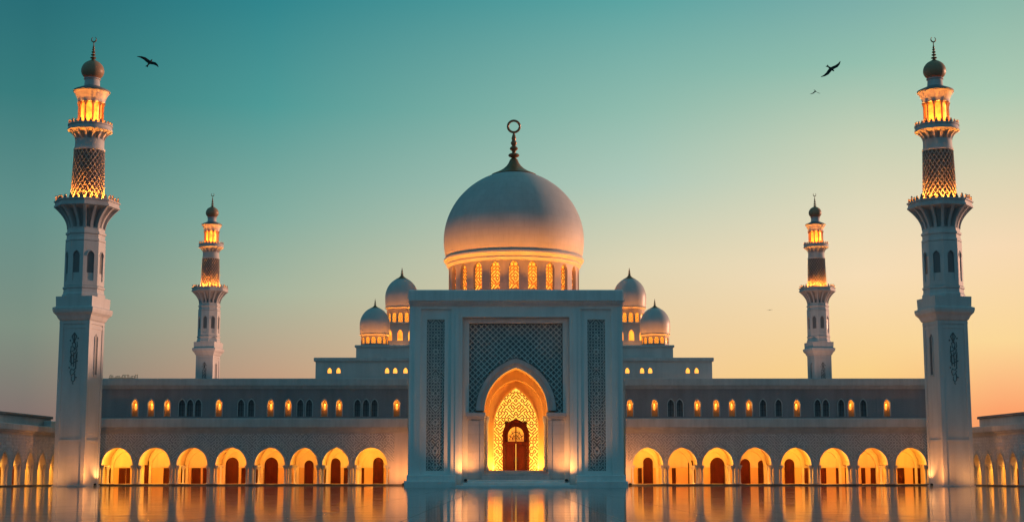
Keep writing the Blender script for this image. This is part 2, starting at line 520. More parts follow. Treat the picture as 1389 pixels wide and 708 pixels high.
# central spandrel lattice
SUR_O = arch(ox(55), pz(556), pz(486,1.2), 0, 28)
SUR_I = arch(ox(43.5), pz(556), pz(498.5,1.2), 0, 28)
mb = MB(); mb.mi = 1
wall(mb, -ox(66), ox(66), pz(563), pz(436), 1.75, 1.9, [(SUR_O, None)], back=False, ends=False)
mb.mi = 0
lattice(mb, -ox(64.5), ox(64.5), pz(560), pz(437), ox(8.0), .12, 1.42, 1.76,
        lambda x, z: not under(SUR_O, x, z-.12), 0)
mb.build('spandrel_lattice', [M['rib'], M['dark']], portal)
mb = MB()
MID = arch(ox(49.5), pz(556), pz(492.5,1.2), 0, 28)
band(mb, SUR_I, MID, 1.05, 2.2); band(mb, MID, SUR_O, .85, 1.9)
mb.build('arch_surround', M['trim'], portal, smooth=True, angle=35)
# piers with capitals and engaged shafts
ZF = pz(638, 7)                                                                   # floor of the niche
for s in (-1, 1):
    mb = MB()
    x0, x1 = sorted((s*ox(43.5), s*ox(66)))
    mb.box(x0, x1, .55, 2.2, pz(651), pz(568))
    xa, xb = sorted((s*ox(50), s*ox(61)))
    mb.box(xa, xb, .45, .56, pz(650), pz(570))
    pier = mb.build('pier', M['ashlar'], portal)
    mb = MB()
    x0, x1 = sorted((s*ox(41.5), s*ox(69)))
    mb.bbox(x0, x1, .15, 2.19, pz(564.5), pz(559), .06)
    x0, x1 = sorted((s*ox(42.7), s*ox(67.5)))
    mb.box(x0, x1, .33, 2.18, pz(568), pz(564.5))
    mb.build('capital', M['trim'], pier)
    mb = MB()
    c = s*ox(41.2)
    mb.lathe([(.34,ZF-.3),(.34,ZF+.25),(.22,ZF+.4),(.20,pz(574)),(.33,pz(570)),(.36,pz(567)),(.36,pz(563))], 14, 0, c, 2.75)
    mb.build('shaft', M['trim'], pier, smooth=True, angle=40)
# the lit niche
mb = MB()
T1 = arch(ox(43.5), pz(556), pz(498.5,1.2), 0, 28)
wall(mb, -ox(60), ox(60), 0, pz(480), 2.2, 5.0, [(T1, None)], back=False)
T2 = arch(ox(38.5), pz(559,5), pz(515,5), 0, 28)
wall(mb, -ox(60), ox(60), 0, pz(480), 5.0, 6.9, [(T2, None)], back=False)
mb.quad((-ox(60),6.9,0),(ox(60),6.9,0),(ox(60),6.9,pz(480)),(-ox(60),6.9,pz(480)))
mb.build('niche', M['niche'], portal, smooth=True, angle=30)
mb = MB()
mb.bbox(-ox(43.4), ox(43.4), 2.0, 6.89, 0, ZF, .05)
mb.bbox(-ox(46), ox(46), .2, 2.0, 0, ZF-.34, .05)
mb.bbox(-ox(47.5), ox(47.5), -.3, .2, 0, ZF-.62, .05)
mb.build('threshold', M['trim'], portal)
mb = MB()
for k, (hwid, y0, zt_) in enumerate(((66, -.9, .86), (72, -2.0, .58), (80.8, -3.2, .30))):
    mb.bbox(-ox(hwid), ox(hwid), y0, y0+(1.2 if k else 1.4), -.05, zt_, .04)
mb.build('steps', M['portal'], portal)
# glowing screen
SC = arch(ox(31), pz(580,6.8), pz(526.5,6.8), 0, 24)
DR = arch(ox(19), pz(589,6.8), pz(568.5,6.8), 0, 20)
mb = MB(); mb.mi = 1
panel(mb, SC, ZF+.01, 6.86)
mb.mi = 0
def in_sc(x, z):
    lo = abs(x) < ox(33.5) and z < pz(582, 6.8)
    return (under(SC, x, z+.1) or (abs(x) < ox(31) and z < pz(580,6.8))) and not (under(DR, x, z-.1) or (abs(x) < ox(19) and z < pz(589,6.8)))
truchet(mb, -ox(31), ox(31), ZF, pz(526,6.8), .37, .13, 6.70, 6.855, inside=in_sc, seed=21, mirror=True, diag=.6)
scr = mb.build('glowing_screen', [M['screenrib'], M['screenglow']], portal)
mb = MB()
SCo = arch(ox(33), pz(580,6.8), pz(523.5,6.8), 0, 24)
band(mb, SC, SCo, 6.62, 6.88)
for s in (-1, 1):
    x0, x1 = sorted((s*ox(31), s*ox(33)))
    mb.box(x0, x1, 6.62, 6.88, ZF, pz(580,6.8))
mb.build('screen_frame', M['niche'], scr)
# door
DD = 6.8
mb = MB()
D_I = arch(ox(15.5), pz(589,DD), pz(572.5,DD), 0, 20)
FAN = arch(ox(11.2), pz(590,DD), pz(578.5,DD), 0, 20)
D_O = arch(ox(18.8), pz(589,DD), pz(568.5,DD), 0, 20)
band(mb, D_I, D_O, 6.35, 6.87)
for s in (-1, 1):
    x0, x1 = sorted((s*ox(15.5), s*ox(18.8)))
    mb.box(x0, x1, 6.35, 6.87, ZF, pz(589,DD))
mb.box(-ox(15.5), ox(15.5), 6.45, 6.8, pz(601.5,DD), pz(598.5,DD))
door = mb.build('door', M['wood'], portal)
for s in (-1, 1):
    x0, x1 = sorted((s*.03, s*ox(15.45)))
    mb = MB()
    mb.box(x0, x1, 6.55, 6.7, ZF+.01, pz(601.5,DD)-.005)
    for za, zb in ((pz(636,DD), pz(622,DD)), (pz(620,DD), pz(604.5,DD))):
        for q in ((x0+.12, x0+.2), (x1-.2, x1-.12)):
            mb.box(q[0], q[1], 6.5, 6.553, za, zb)
        mb.box(x0+.2, x1-.2, 6.5, 6.553, zb-.08, zb); mb.box(x0+.2, x1-.2, 6.5, 6.553, za, za+.08)
    leaf = mb.build('door_leaf', M['wood'], door)
    mb = MB()
    hx = s*.16; hz = ZF+1.3
    mb.tube([(hx,6.54,hz-.22),(hx,6.44,hz-.2),(hx,6.42,hz),(hx,6.44,hz+.2),(hx,6.54,hz+.22)], .03)
    mb.build('handle', M['metal'], door)
mb = MB(); mb.mi = 1
panel(mb, FAN, pz(598.5,DD), 6.75)
mb.mi = 0
wall(mb, -ox(15.5), ox(15.5), pz(598.5,DD), pz(572,DD), 6.6, 6.74, [(FAN, pz(598.5,DD))], back=False, ends=False)
zz0 = pz(598.5,DD)
mb.rib([(0,zz0),(0,pz(577,DD))], .14, 6.5, 6.74)
for s in (-1, 1):
    for r_ in (.42, .72):
        mb.rib([(s*(r_*math.sin(a)), zz0 + .15+ r_*math.cos(a)*1.3) for a in [PI/2*t/8 for t in range(9)]], .07, 6.6, 6.74)
    for a in (30, 62):
        mb.rib([(s*.2*math.sin(R(a)), zz0+.15+.2*math.cos(R(a))), (s*.98*math.sin(R(a)), zz0+.15+1.15*math.cos(R(a)))], .06, 6.6, 6.74)
mb.build('fanlight', [M['wood'], M['fanglow']], door)
for s in (-1, 1):                                     # uplights sunk in the niche floor
    lamp('AREA', 'niche_uplight', (PCX+s*2.3, PD+3.3, ZF+.03), 880, (1,.45,.07), .5, (PCX+s*1.2, PD+5.5, ZF+9))
    lamp('AREA', 'niche_uplight', (PCX+s*2.75, PD+6.1, ZF+.03), 170, (1,.45,.07), .3, (PCX+s*1.9, PD+6.3, ZF+9))

# ------------------------------------------------------------------ arcade wings
WD = 200.0
def make_column():
    mb = MB()
    mb.lathe([(.25,.12),(.25,.30),(.19,.40),(.145,.46),(.13,2.05),(.15,2.1)], 14)
    c = mb.build('column', M['trim'], None, smooth=True, angle=40)
    mb = MB()
    mb.lathe([(.15,2.1),(.20,2.2),(.27,2.40),(.28,2.5)], 14); mb.box(-.30,.30,-.30,.30,2.5,2.70)
    mb.build('capital', M['trim'], c, smooth=True, angle=30)
    return c
col_proto = None
def add_column(parent, loc):
    global col_proto
    if col_proto is None:
        col_proto = make_column(); col_proto.parent = parent; col_proto.location = loc
        return
    copy_part(col_proto, parent, loc)

def arched_door(parent, x, w, h, y, z0, kind='door', mat='wood2', flat=False):
    """timber door set against the arcade's back wall, arched or square-headed"""
    if flat:
        mb = MB()
        for sg_ in (-1, 1):
            a, b = sorted((x+sg_*w*.8, x+sg_*w)); mb.box(a, b, y-.26, y-.035, z0, z0+h)
        mb.box(x-w*.8, x+w*.8, y-.26, y-.035, z0+h-.12, z0+h)
        d = mb.build('door', M[mat], parent)
        mb = MB(); mb.box(x-w*.8, x+w*.8, y-.16, y-.10, z0+.01, z0+h-.125)
        for zb in (z0+.25, z0+h*.5): mb.box(x-w*.5, x+w*.5, y-.19, y-.162, zb, zb+h*.36)
        mb.build('door_leaf', M[mat], d)
        return d
    mb = MB()
    za = z0 + h; zs = za - w*1.1
    ci = arch(w*.8, zs, za - w*.2, x, 12); co = arch(w, zs, za, x, 12)
    band(mb, ci, co, y-.28, y-.02)
    for s in (-1, 1):
        a, b = sorted((x+s*w*.8, x+s*w)); mb.box(a, b, y-.28, y-.02, z0, zs)
    d = mb.build('door', M[mat], parent)
    for s in (-1, 1):
        mb = MB()
        half = [p for p in ci if (p[0]-x)*s >= -1e-6]
        panel(mb, half, z0+.02, y-.16, .08)
        for zb in (z0+.3, z0+h*.33):
            a, b = sorted((x+s*w*.15, x+s*w*.65)); mb.box(a, b, y-.19, y-.162, zb, zb+h*.24)
        mb.build('door_leaf', M[mat], d)
    return d

def wing_window(parent, x, w, z0, z1, y, lit, proto={}):
    key = (round(w,2), round(z1-z0,2), lit)
    if key in proto:
        return copy_part(proto[key], parent, (x, y, z0))
    h = z1 - z0; zs = h - w*1.6
    C = arch(w, zs, h, 0, 10)
    mb = MB()
    Cf = arch(w+.10, zs, h+.14, 0, 10)
    band(mb, C, Cf, -.08, .02)
    for s in (-1, 1):
        a, b = sorted((s*w, s*(w+.10))); mb.box(a, b, -.08, .02, .0, zs)
    o = mb.build('window', M['trim'], parent, (x, y, z0))
    mb = MB()
    if lit:
        # lamp niche: lining, back and a small bulb high up
        pts = [(C[0][0], 0)] + C + [(C[-1][0], 0)]
        for (xa, za), (xb, zb) in zip(pts, pts[1:]):
            mb.quad((xa,.45,za),(xb,.45,zb),(xb,.8,zb),(xa,.8,za))
        mb.quad((-w,.45,0),(w,.45,0),(w,.8,0),(-w,.8,0))
        panel(mb, C, 0, .8)
        mb.build('pane', M['niche'], o)
        mb = MB()
        mb.lathe([(.03,h-.55),(.13,h-.75),(.16,h-1.1),(.10,h-1.35),(.02,h-1.4)], 10, 0, 0, .5)
        mb.build('lantern', M['smallglow'], o)
    else:
        panel(mb, C, 0, .46)
        mb.build('pane', M['glass'], o)
        mb = MB(); mb.box(-.025,.025,.40,.455,0,h-.1); mb.box(-w,w,.405,.455,zs-.02,zs+.03); mb.box(-w,w,.405,.455,zs*.5,zs*.5+.04)
        mb.build('window_bar', M['metal'], o)
    proto[key] = o
    return o

def make_wing(side, label, x_out, x_in, arches, doors, windows, upper_out):
    """front wing: open arcade below, set-back upper storey with small arched windows"""
    rx = (PX(x_out, WD) + PX(x_in, WD)) / 2
    root = thing('arcade_wing', label, 'arcade', (rx, WD, 0), 0, 'long arcaded wings beside the portal')
    X = lambda px, y=650, dd=0: PX(px, WD+dd, y) - rx
    Z = lambda y, dd=0: PZ(y, WD+dd)
    xo, xi = sorted((X(x_out), X(x_in)))
    z_sp, z_ap = 2.72, Z(606.5)
    z_le = Z(579.5)
    KERB = .24
    cs, ops = [], []
    for c, w in arches:
        cx, hwid = X(c), PW(w/2, 640, WD)
        curve = arch(hwid, z_sp, z_ap, cx, 20)
        cs.append((cx, hwid, curve)); ops.append(([(cx-hwid-.27, z_sp)]+curve+[(cx+hwid+.27, z_sp)], None))
    mb = MB()
    wall(mb, xo, xi, KERB, z_le, 0, .8, ops)
    w_ob = mb.build('wall', M['wing'], root)
    for cx, hwid, curve in cs:                       # raised archivolts
        mb = MB()
        co = arch(hwid+.20, z_sp, z_ap+.24, cx, 20)
        mi_ = arch(hwid+.06, z_sp, z_ap+.07, cx, 20)
        band(mb, mi_, co, -.07, .01); band(mb, curve, mi_, -.11, .01)
        mb.build('arch_moulding', M['trim'], root, smooth=True, angle=35)
    # carved frieze over the arches
    mb = MB()
    a0, a1 = min(c[0]-c[1] for c in cs)-.9, max(c[0]+c[1] for c in cs)+.9
    outer = [arch(c[1]+.24, z_sp, z_ap+.3, c[0], 20) for c in cs]
    def ins(x, z):
        if z < z_sp+.55: return False
        for c, o in zip(cs, outer):
            if under(o, x, z-.12) : return False
        return True
    mb.mi = 1  # flat sheet carrying the painted recess shade
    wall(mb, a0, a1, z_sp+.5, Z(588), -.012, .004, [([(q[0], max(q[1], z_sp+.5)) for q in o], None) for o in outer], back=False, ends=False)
    mb.mi = 0
    truchet(mb, a0, a1, z_sp+.5, Z(588), .39, .11, -.08, .005, inside=ins, seed=7+len(windows), n=4, diag=.55)
    mb.build('carved_frieze', [M['frieze'], M['frieze_shade']], root)
    # kerb, terrace ledge and mouldings
    mb = MB()
    mb.bbox(xo, xi, -.7, 6.6, -.05, KERB-.001, .03)
    mb.build('kerb', M['kerb'], root)
    mb = MB()
    mb.bbox(xo-.0, xi+.0, -.75, 3.5, z_le+.002, Z(567,-.75), .08)
    mb.box(xo, xi, -.45, .9, Z(583), z_le); mb.box(xo, xi, -.2, .85, Z(586), Z(583))
    mb.build('terrace_ledge', M['trim'], root)
    # inside of the arcade
    YB = 6.4
    mb = MB()
    mb.quad((xo,YB,0),(xi,YB,0),(xi,YB,z_le-.2),(xo,YB,z_le-.2))
    mb.quad((xo,.8,KERB+.002),(xi,.8,KERB+.002),(xi,YB,KERB+.002),(xo,YB,KERB+.002))
    for xe in (xo+.01, xi-.01):
        mb.quad((xe,.8,0),(xe,YB,0),(xe,YB,z_le),(xe,.8,z_le))
    edges = [xo+.02] + [(cs[i][0]+cs[i][1]+cs[i+1][0]-cs[i+1][1])/2 for i in range(len(cs)-1)] + [xi-.02]
    mb.build('interior_wall', M['interior'], root)
    mb = MB(); mb.box(xo+.1, xi-.1, YB-.10, YB-.012, z_sp-.22, z_sp-.02); mb.box(xo+.1, xi-.1, YB-.06, YB-.012, z_sp-.32, z_sp-.222)
    mb.build('impost_band', M['interior'], root)
    mb = MB(); mb.box(xo+.1, xi-.1, YB-.03, YB-.008, KERB, z_sp-.325)
    mb.build('dado', M['niche'], root)
    for i, (cx, hwid, curve) in enumerate(cs):
        e0, e1 = edges[i]+.12, edges[i+1]-.12
        e0, e1 = max(e0, cx-hwid-.6), min(e1, cx+hwid+.6)
        xc, hw_ = (e0+e1)/2, (e1-e0)/2
        mb = MB()                                   # vault of each bay, springing behind the wall
        Cv = arch(hw_, z_sp+.05, z_ap+.55, xc, 20)
        for (xa, za), (xb, zb) in zip(Cv, Cv[1:]):
            mb.quad((xa,.81,za),(xb,.81,zb),(xb,YB-.02,zb),(xa,YB-.02,za))
        for s, xe in ((-1, e0), (1, e1)):           # transverse ribs between bays
            C2 = arch(1.9, z_sp-.2, z_sp+.04+1.6, 3.6, 12)
        # groin: second barrel crossing it
        mb.build('vault', M['interior'], root, smooth=True, angle=40)
        mb = MB()                                   # wall arch at the back of the bay
        Ci = arch(hw_-.55, z_sp-.1, z_ap-.35, xc, 16); Co = arch(hw_-.2, z_sp-.1, z_ap+.0, xc, 16)
        band(mb, Ci, Co, YB-.35, YB-.01)
        for s in (-1, 1):
            a, b = sorted((xc+s*(hw_-.55), xc+s*(hw_-.2))); mb.box(a, b, YB-.35, YB-.01, KERB, z_sp-.1)
        mb.build('blind_arch', M['interior'], root)
        for s in (-1, 1):
            add_column(root, (cx+s*(hwid+.0), .35, 0))
        for s in (-1, 1):                            # columns at the back
            if rnd.random() < .8: add_column(root, (xc+s*(hw_-.28), 4.3, 0))
    for cx, hwid, curve in cs:                       # one lamp under the crown of each vault
        lamp('POINT', 'arcade_lamp', (rx+cx, WD+1.25, z_ap+.14), LAMP_P*rnd.uniform(.72, 1.25), (1, LAMP_C[1]*rnd.uniform(.92,1.1), LAMP_C[2]), .12)
    for (px, wpx, top, mat) in doors:
        yb = WD+YB
        arched_door(root, PX(px, yb)-rx, PW(wpx/2, 650, yb), (z_sp-.36 if top >= 630 else PZ(top, yb))-KERB, YB, KERB+.01, mat=mat, flat=top >= 630)
    # upper storey
    UD = 3.6
    xu = sorted((X(upper_out, 540, UD), X(x_in, 540, UD)))
    z0, z1 = Z(567, UD)-.6, Z(524.5, UD)
    ops = []
    wl = []
    for px, lit in windows:
        cx = PX(px, WD+UD, 552)-rx; w = .42
        zb, zt_ = Z(564.5, UD), Z(541.5, UD)
        C = [(x_, z_) for x_, z_ in arch(w, zt_-w*1.6, zt_, cx, 10)]
        ops.append((C, zb)); wl.append((cx, w, zb, zt_, lit))
    mb = MB()
    wall(mb, xu[0], xu[1], z0, z1, UD, UD+.46, ops, back=False)
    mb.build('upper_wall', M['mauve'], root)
    for cx, w, zb, zt_, lit in wl:
        wing_window(root, cx, w, zb, zt_, UD, lit)
        if lit:
            lamp('POINT', 'window_lamp', (rx+cx, WD+UD+.33, zt_-.62), 15, (1,.50,.10), .06)
    mb = MB()
    mb.bbox(xu[0]-.15, xu[1], UD-.55, UD+9, Z(523,UD)+.002, Z(513,UD-.55), .06)
    mb.box(xu[0]-.1, xu[1], UD-.3, UD+8.9, Z(525.5,UD), Z(523,UD)); mb.box(xu[0]-.05, xu[1], UD-.14, UD+8.8, Z(527.5,UD), Z(525.5,UD))
    mb.build('roof', M['trim'], root)
    mb = MB()                                        # rear of the upper storey
    mb.box(xu[0], xu[1], UD+1.4, UD+8.6, z0, z1-.3)
    mb.build('rear_wall', M['stone'], root)
    # shallow pilasters dividing the upper storey
    mb = MB()
    span = xu[1]-xu[0]
    for k in range(1, 6):
        xp = xu[0] + span*k/6 + rnd.uniform(-.4,.4)
        if all(abs(xp-w_[0]) > .9 for w_ in wl):
            mb.box(xp-.22, xp+.22, UD-.07, UD+.002, z0+.02, z1)
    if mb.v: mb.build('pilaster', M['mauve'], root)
    return root, rx
LAMP_P, LAMP_C = 1650, (1.0, .385, .045)

L_ARCH = [(158,42),(209,43),(260,42),(313,42),(365.5,41),(412,37.5),(455,36),(503,44)]
R_ARCH = [(879,41),(926,40),(974,42),(1025.5,43),(1080.5,41),(1132.5,41),(1184.5,41),(1236.5,42)]
L_DOOR = [(150.5,4,636,'wood2'),(174,5,636,'wood2'),(240,5,636,'wood2'),(278,5,636,'wood'),(402,5,636,'wood2'),(443,5,636,'wood2'),(491,6,636,'wood2'),(143,6,636,'wood2'),(166,9,636,'wood2'),(197,9,622,'wood'),(226,8,636,'wood2'),(249,6,630,'wood'),(266,12,637,'wood2'),(315,17,620,'wood2'),(331,7,635,'wood'),
          (349,7,634,'wood2'),(368,18,620,'wood'),(419,12,624,'wood'),(455,14,621,'wood'),(470,7,634,'wood2'),(513,14,620,'wood')]
R_DOOR = [(868,5,636,'wood2'),(914,5,636,'wood2'),(1093,5,636,'wood2'),(1149,5,636,'wood2'),(1171,5,636,'wood2'),(1251,6,636,'wood2'),(879,13,620,'wood'),(938,9,624,'wood2'),(973,19,620,'wood'),(1011,13,622,'wood'),(1033,9,624,'wood2'),(1071,13,622,'wood'),(1117,7,632,'wood'),(1137,6,633,'wood2'),
          (1185,8,635,'wood2'),(1222,9,634,'wood2'),(1243,9,634,'wood')]
L_WIN = [(183,1),(205,1),(227,1),(247,0),(258,0),(269,0),(297,1),(327,0),(341,0),(367,1),(391,1),(407.5,0),(419.5,0),(440,1),(460,1),(485,0),(496.5,0),(508,0),(538,1)]
R_WIN = [(854.5,1),(888,1),(910,0),(922,0),(946,1),(971.5,1),(993,1),(1016,1),(1035,0),(1056,0),(1081,1),(1109,0),(1120,0),(1141,0),(1154.5,1),(1171,0),(1203,1)]
left_wing, lrx = make_wing(-1, 'long arcaded wing with gold letter-like cresting on one end of its roof', 130, 553, L_ARCH, L_DOOR, L_WIN, 137)
right_wing, rrx = make_wing(1, 'long arcaded wing with a plain roof edge, on the orange sunset side of the portal', 1266, 849, R_ARCH, R_DOOR, R_WIN, 1257)
# small gilded cresting at the outer end of the left roof
mb = MB()
yq = 3.6-.45
zb = PZ(513, WD+yq)
x = PX(140, WD, 515)-lrx; xe = PX(176, WD, 515)-lrx
rr = random.Random(3)
while x < xe:
    w = rr.uniform(.22,.4); h = rr.uniform(.32,.5)
    k = rr.randrange(3)
    if k == 0: pts = [(x,yq,zb),(x,yq,zb+h),(x+w,yq,zb+h),(x+w,yq,zb)]
    elif k == 1: pts = [(x+w/2+w/2*math.cos(t),yq,zb+h/2+h/2*math.sin(t)) for t in [i*2*PI/10 for i in range(11)]]
    else: pts = [(x,yq,zb+h),(x+w*.2,yq,zb+.05),(x+w,yq,zb+.05),(x+w,yq,zb+h*.7)]
    mb.tube(pts, .055, 5)
    x += w+.14
mb.box(PX(139,WD,515)-lrx, xe, yq-.06, yq+.06, zb-.01, zb+.05)
mb.build('roof_cresting', M['crest'], left_wing)

# ------------------------------------------------------------------ side cloisters running toward the viewer
SD = 198.2
def make_cloister(side, label):
    x0 = PX(77, SD) if side < 0 else PX(1320.5, SD)
    ang = R(90-3.6) if side < 0 else R(-90+3.6)
    root = thing('side_cloister', label, 'cloister', (x0, SD, 0), ang, 'low cloisters closing the forecourt')
    # local +x runs along the wall; for the left cloister the wall starts far and comes near at -x
    sg = -1 if side < 0 else 1
    Lw = 46
    xs = sorted((0, sg*Lw))
    zt_, zl = 7.55, 6.55
    sp, n = 4.05, 11
    cs = [(sg*(1.5+sp*k), 1.30) for k in range(n)]
    cs.sort()
    ops = [(arch(w, 2.1, 4.2, c, 16), None) for c, w in cs]
    mb = MB(); wall(mb, xs[0], xs[1], .1, zl, 0, .8, ops)
    mb.build('wall', M['stone'], root)
    for c, w in cs:
        mb = MB(); band(mb, arch(w,2.1,4.2,c,16), arch(w+.24,2.1,4.5,c,16), -.08, .01)
        mb.build('arch_moulding', M['trim'], root, smooth=True, angle=35)
    mb = MB()
    outer = [arch(w+.28, 2.1, 4.6, c, 16) for c, w in cs]
    truchet(mb, xs[0]+.1, xs[1]-.1, 3.0, 6.2, .42, .12, -.075, .005, inside=lambda x, z: not any(under(o, x, z-.12) for o in outer), seed=31, n=3, diag=.12)
    mb.build('carved_frieze', M['frieze'], root)
    mb = MB()
    mb.bbox(xs[0], xs[1], -.5, 7.0, -.05, .20, .03)
    mb.build('kerb', M['kerb'], root)
    mb = MB()
    mb.bbox(xs[0], xs[1], -.7, 6.9, zl+.25, zt_, .08); mb.box(xs[0], xs[1], -.4, 6.8, zl+.002, zl+.25)
    mb.build('terrace_ledge', M['trim'], root)
    mb = MB()
    mb.bbox(xs[0], xs[1], 1.1, 9.5, zt_-.1, zt_+1.1, .05)
    mb.build('upper_wall', M['stone'], root)
    mb = MB()
    mb.bbox(xs[0], xs[1], .8, 9.9, zt_+1.1, zt_+1.45, .08)
    mb.build('roof', M['roof'], root)
    YB = 5.5
    mb = MB()
    mb.quad((xs[0],YB,0),(xs[1],YB,0),(xs[1],YB,zl),(xs[0],YB,zl))
    mb.quad((xs[0],.8,zl-.3),(xs[1],.8,zl-.3),(xs[1],YB,zl-.3),(xs[0],YB,zl-.3))
    for xe in (xs[0]+.01, xs[1]-.01): mb.quad((xe,.8,0),(xe,YB,0),(xe,YB,zl),(xe,.8,zl))
    mb.build('interior_wall', M['interior'], root)
    Mx = Matrix.Translation((x0, SD, 0)) @ Matrix.Rotation(ang, 4, 'Z')
    for c, w in cs:
        for s in (-1, 1): add_column(root, (c+s*(w-.02), .4, 0))
        arched_door(root, c+.9, .75, 2.6, YB, .1, mat='wood2')
    for k in range(n):
        p = Mx @ Vector((sg*(1.5+sp*k), 1.15, 5.5))
        lamp('POINT', 'cloister_lamp', p, LAMP_P*.65, LAMP_C, .12)
    return root
lc = make_cloister(-1, 'low cloister of narrow pointed arches on the darker sky side, small block on its ledge')
rc = make_cloister(1, 'low cloister of narrow pointed arches under the brightest orange sky')
mb = MB(); mb.bbox(-3.6, -.05, -.3, .75, 7.55+.001, 8.3, .08); mb.build('roof_block', M['trim'], lc)

# ------------------------------------------------------------------ prayer hall with five domes
HD = 215.0
HX = PX(697, HD)
hall = thing('prayer_hall', 'stepped prayer hall behind the portal, crowned by one great dome and four small domes', 'mosque hall', (HX, HD, 0))
hX = lambda px, y, dd=0: PX(px, HD+dd, y) - HX
z1a, z2a = PZ(485, HD), PZ(468, HD+5)
xl, xr = hX(428, 500), hX(966, 500)
tiny = [(447,502),(459,502),(525,502),(536,502),(550,502),(851,502),(871,502),(882,502),(933,502),(945,502)]
ops = []
for px, y in tiny:
    c = hX(px, y); ops.append((arch(.30, PZ(503, HD), PZ(498.5, HD), c, 8), PZ(506, HD)))
mb = MB()
wall(mb, xl, xr, 0, z1a-.5, 0, .5, ops, back=False)
mb.box(xl, xr, .9, 62, 0, z1a-.5)
mb.box(xl, xl+.4, .5, .9, 0, z1a-.5); mb.box(xr-.4, xr, .5, .9, 0, z1a-.5)
x2l, x2r = hX(483, 478, 5), hX(913, 478, 5)
mb.box(x2l, x2r, 5, 58, z1a-.4, z2a-.3)
mb.build('wall', M['stone'], hall)
mb = MB()
mb.bbox(xl-.25, xr+.25, -.3, 62.3, z1a-.5, z1a, .06)
mb.bbox(x2l-.2, x2r+.2, 4.75, 58.3, z2a-.3, z2a, .06)
mb.build('roof', M['trim'], hall)
wp = None
for (px, y), (C, s) in zip(tiny, ops):
    c = hX(px, y)
    if wp is None:
        mb = MB()
        lo = [(x_-c, z_-s) for x_, z_ in C]
        band(mb, lo, [(x_*1.3, z_*1.08) for x_, z_ in lo], -.06, .01)
        wp = mb.build('window', M['trim'], hall, (c, 0, s))
        mb = MB(); panel(mb, lo, 0, .3); mb.build('pane', M['smallglow'], wp)
    else: copy_part(wp, hall, (c, 0, s))

def finial(parent, x, y, z, h, base_r, ring=None, Rm=10.0):
    """gilded cap hugging the dome, swept up into a spike of turned bulbs"""
    mb = MB()
    k = base_r/3.7
    P = []
    for q, e in ((1.0,.04),(1.02,.16),(.85,.24),(.66,.40),(.48,.70),(.34,1.1),(.24,1.6),(.17,2.2)):
        r = base_r*q
        P.append((r, math.sqrt(Rm*Rm-r*r)-math.sqrt(Rm*Rm-base_r*base_r)+e*k))
    z1 = P[-1][1]; hh = h-z1
    b = max(base_r*.26, .10)
    for c, r in ((.12,1.0),(.32,.74),(.48,.56),(.62,.42)):
        P += [(b*.34,z1+hh*(c-.075)),(b*r*.8,z1+hh*(c-.04)),(b*r,z1+hh*c),(b*r*.8,z1+hh*(c+.04)),(b*.3,z1+hh*(c+.075))]
    P += [(b*.2,z1+.74*hh),(b*.16,z1+hh*(.80 if ring else .9)),(.0,z1+hh*(.82 if ring else 1.0))]
    mb.lathe([(r, z+q) for r, q in P], 24, 0, x, y)
    if ring:
        rr_, th = ring
        c = z+z1+.80*hh+rr_
        mb.tube([(x+rr_*math.sin(t), y, c-rr_*math.cos(t)) for t in [2*PI*i/32 for i in range(32)]], th, 8, close=True)
    return mb.build('finial', M['gold'], parent, smooth=True, angle=50)

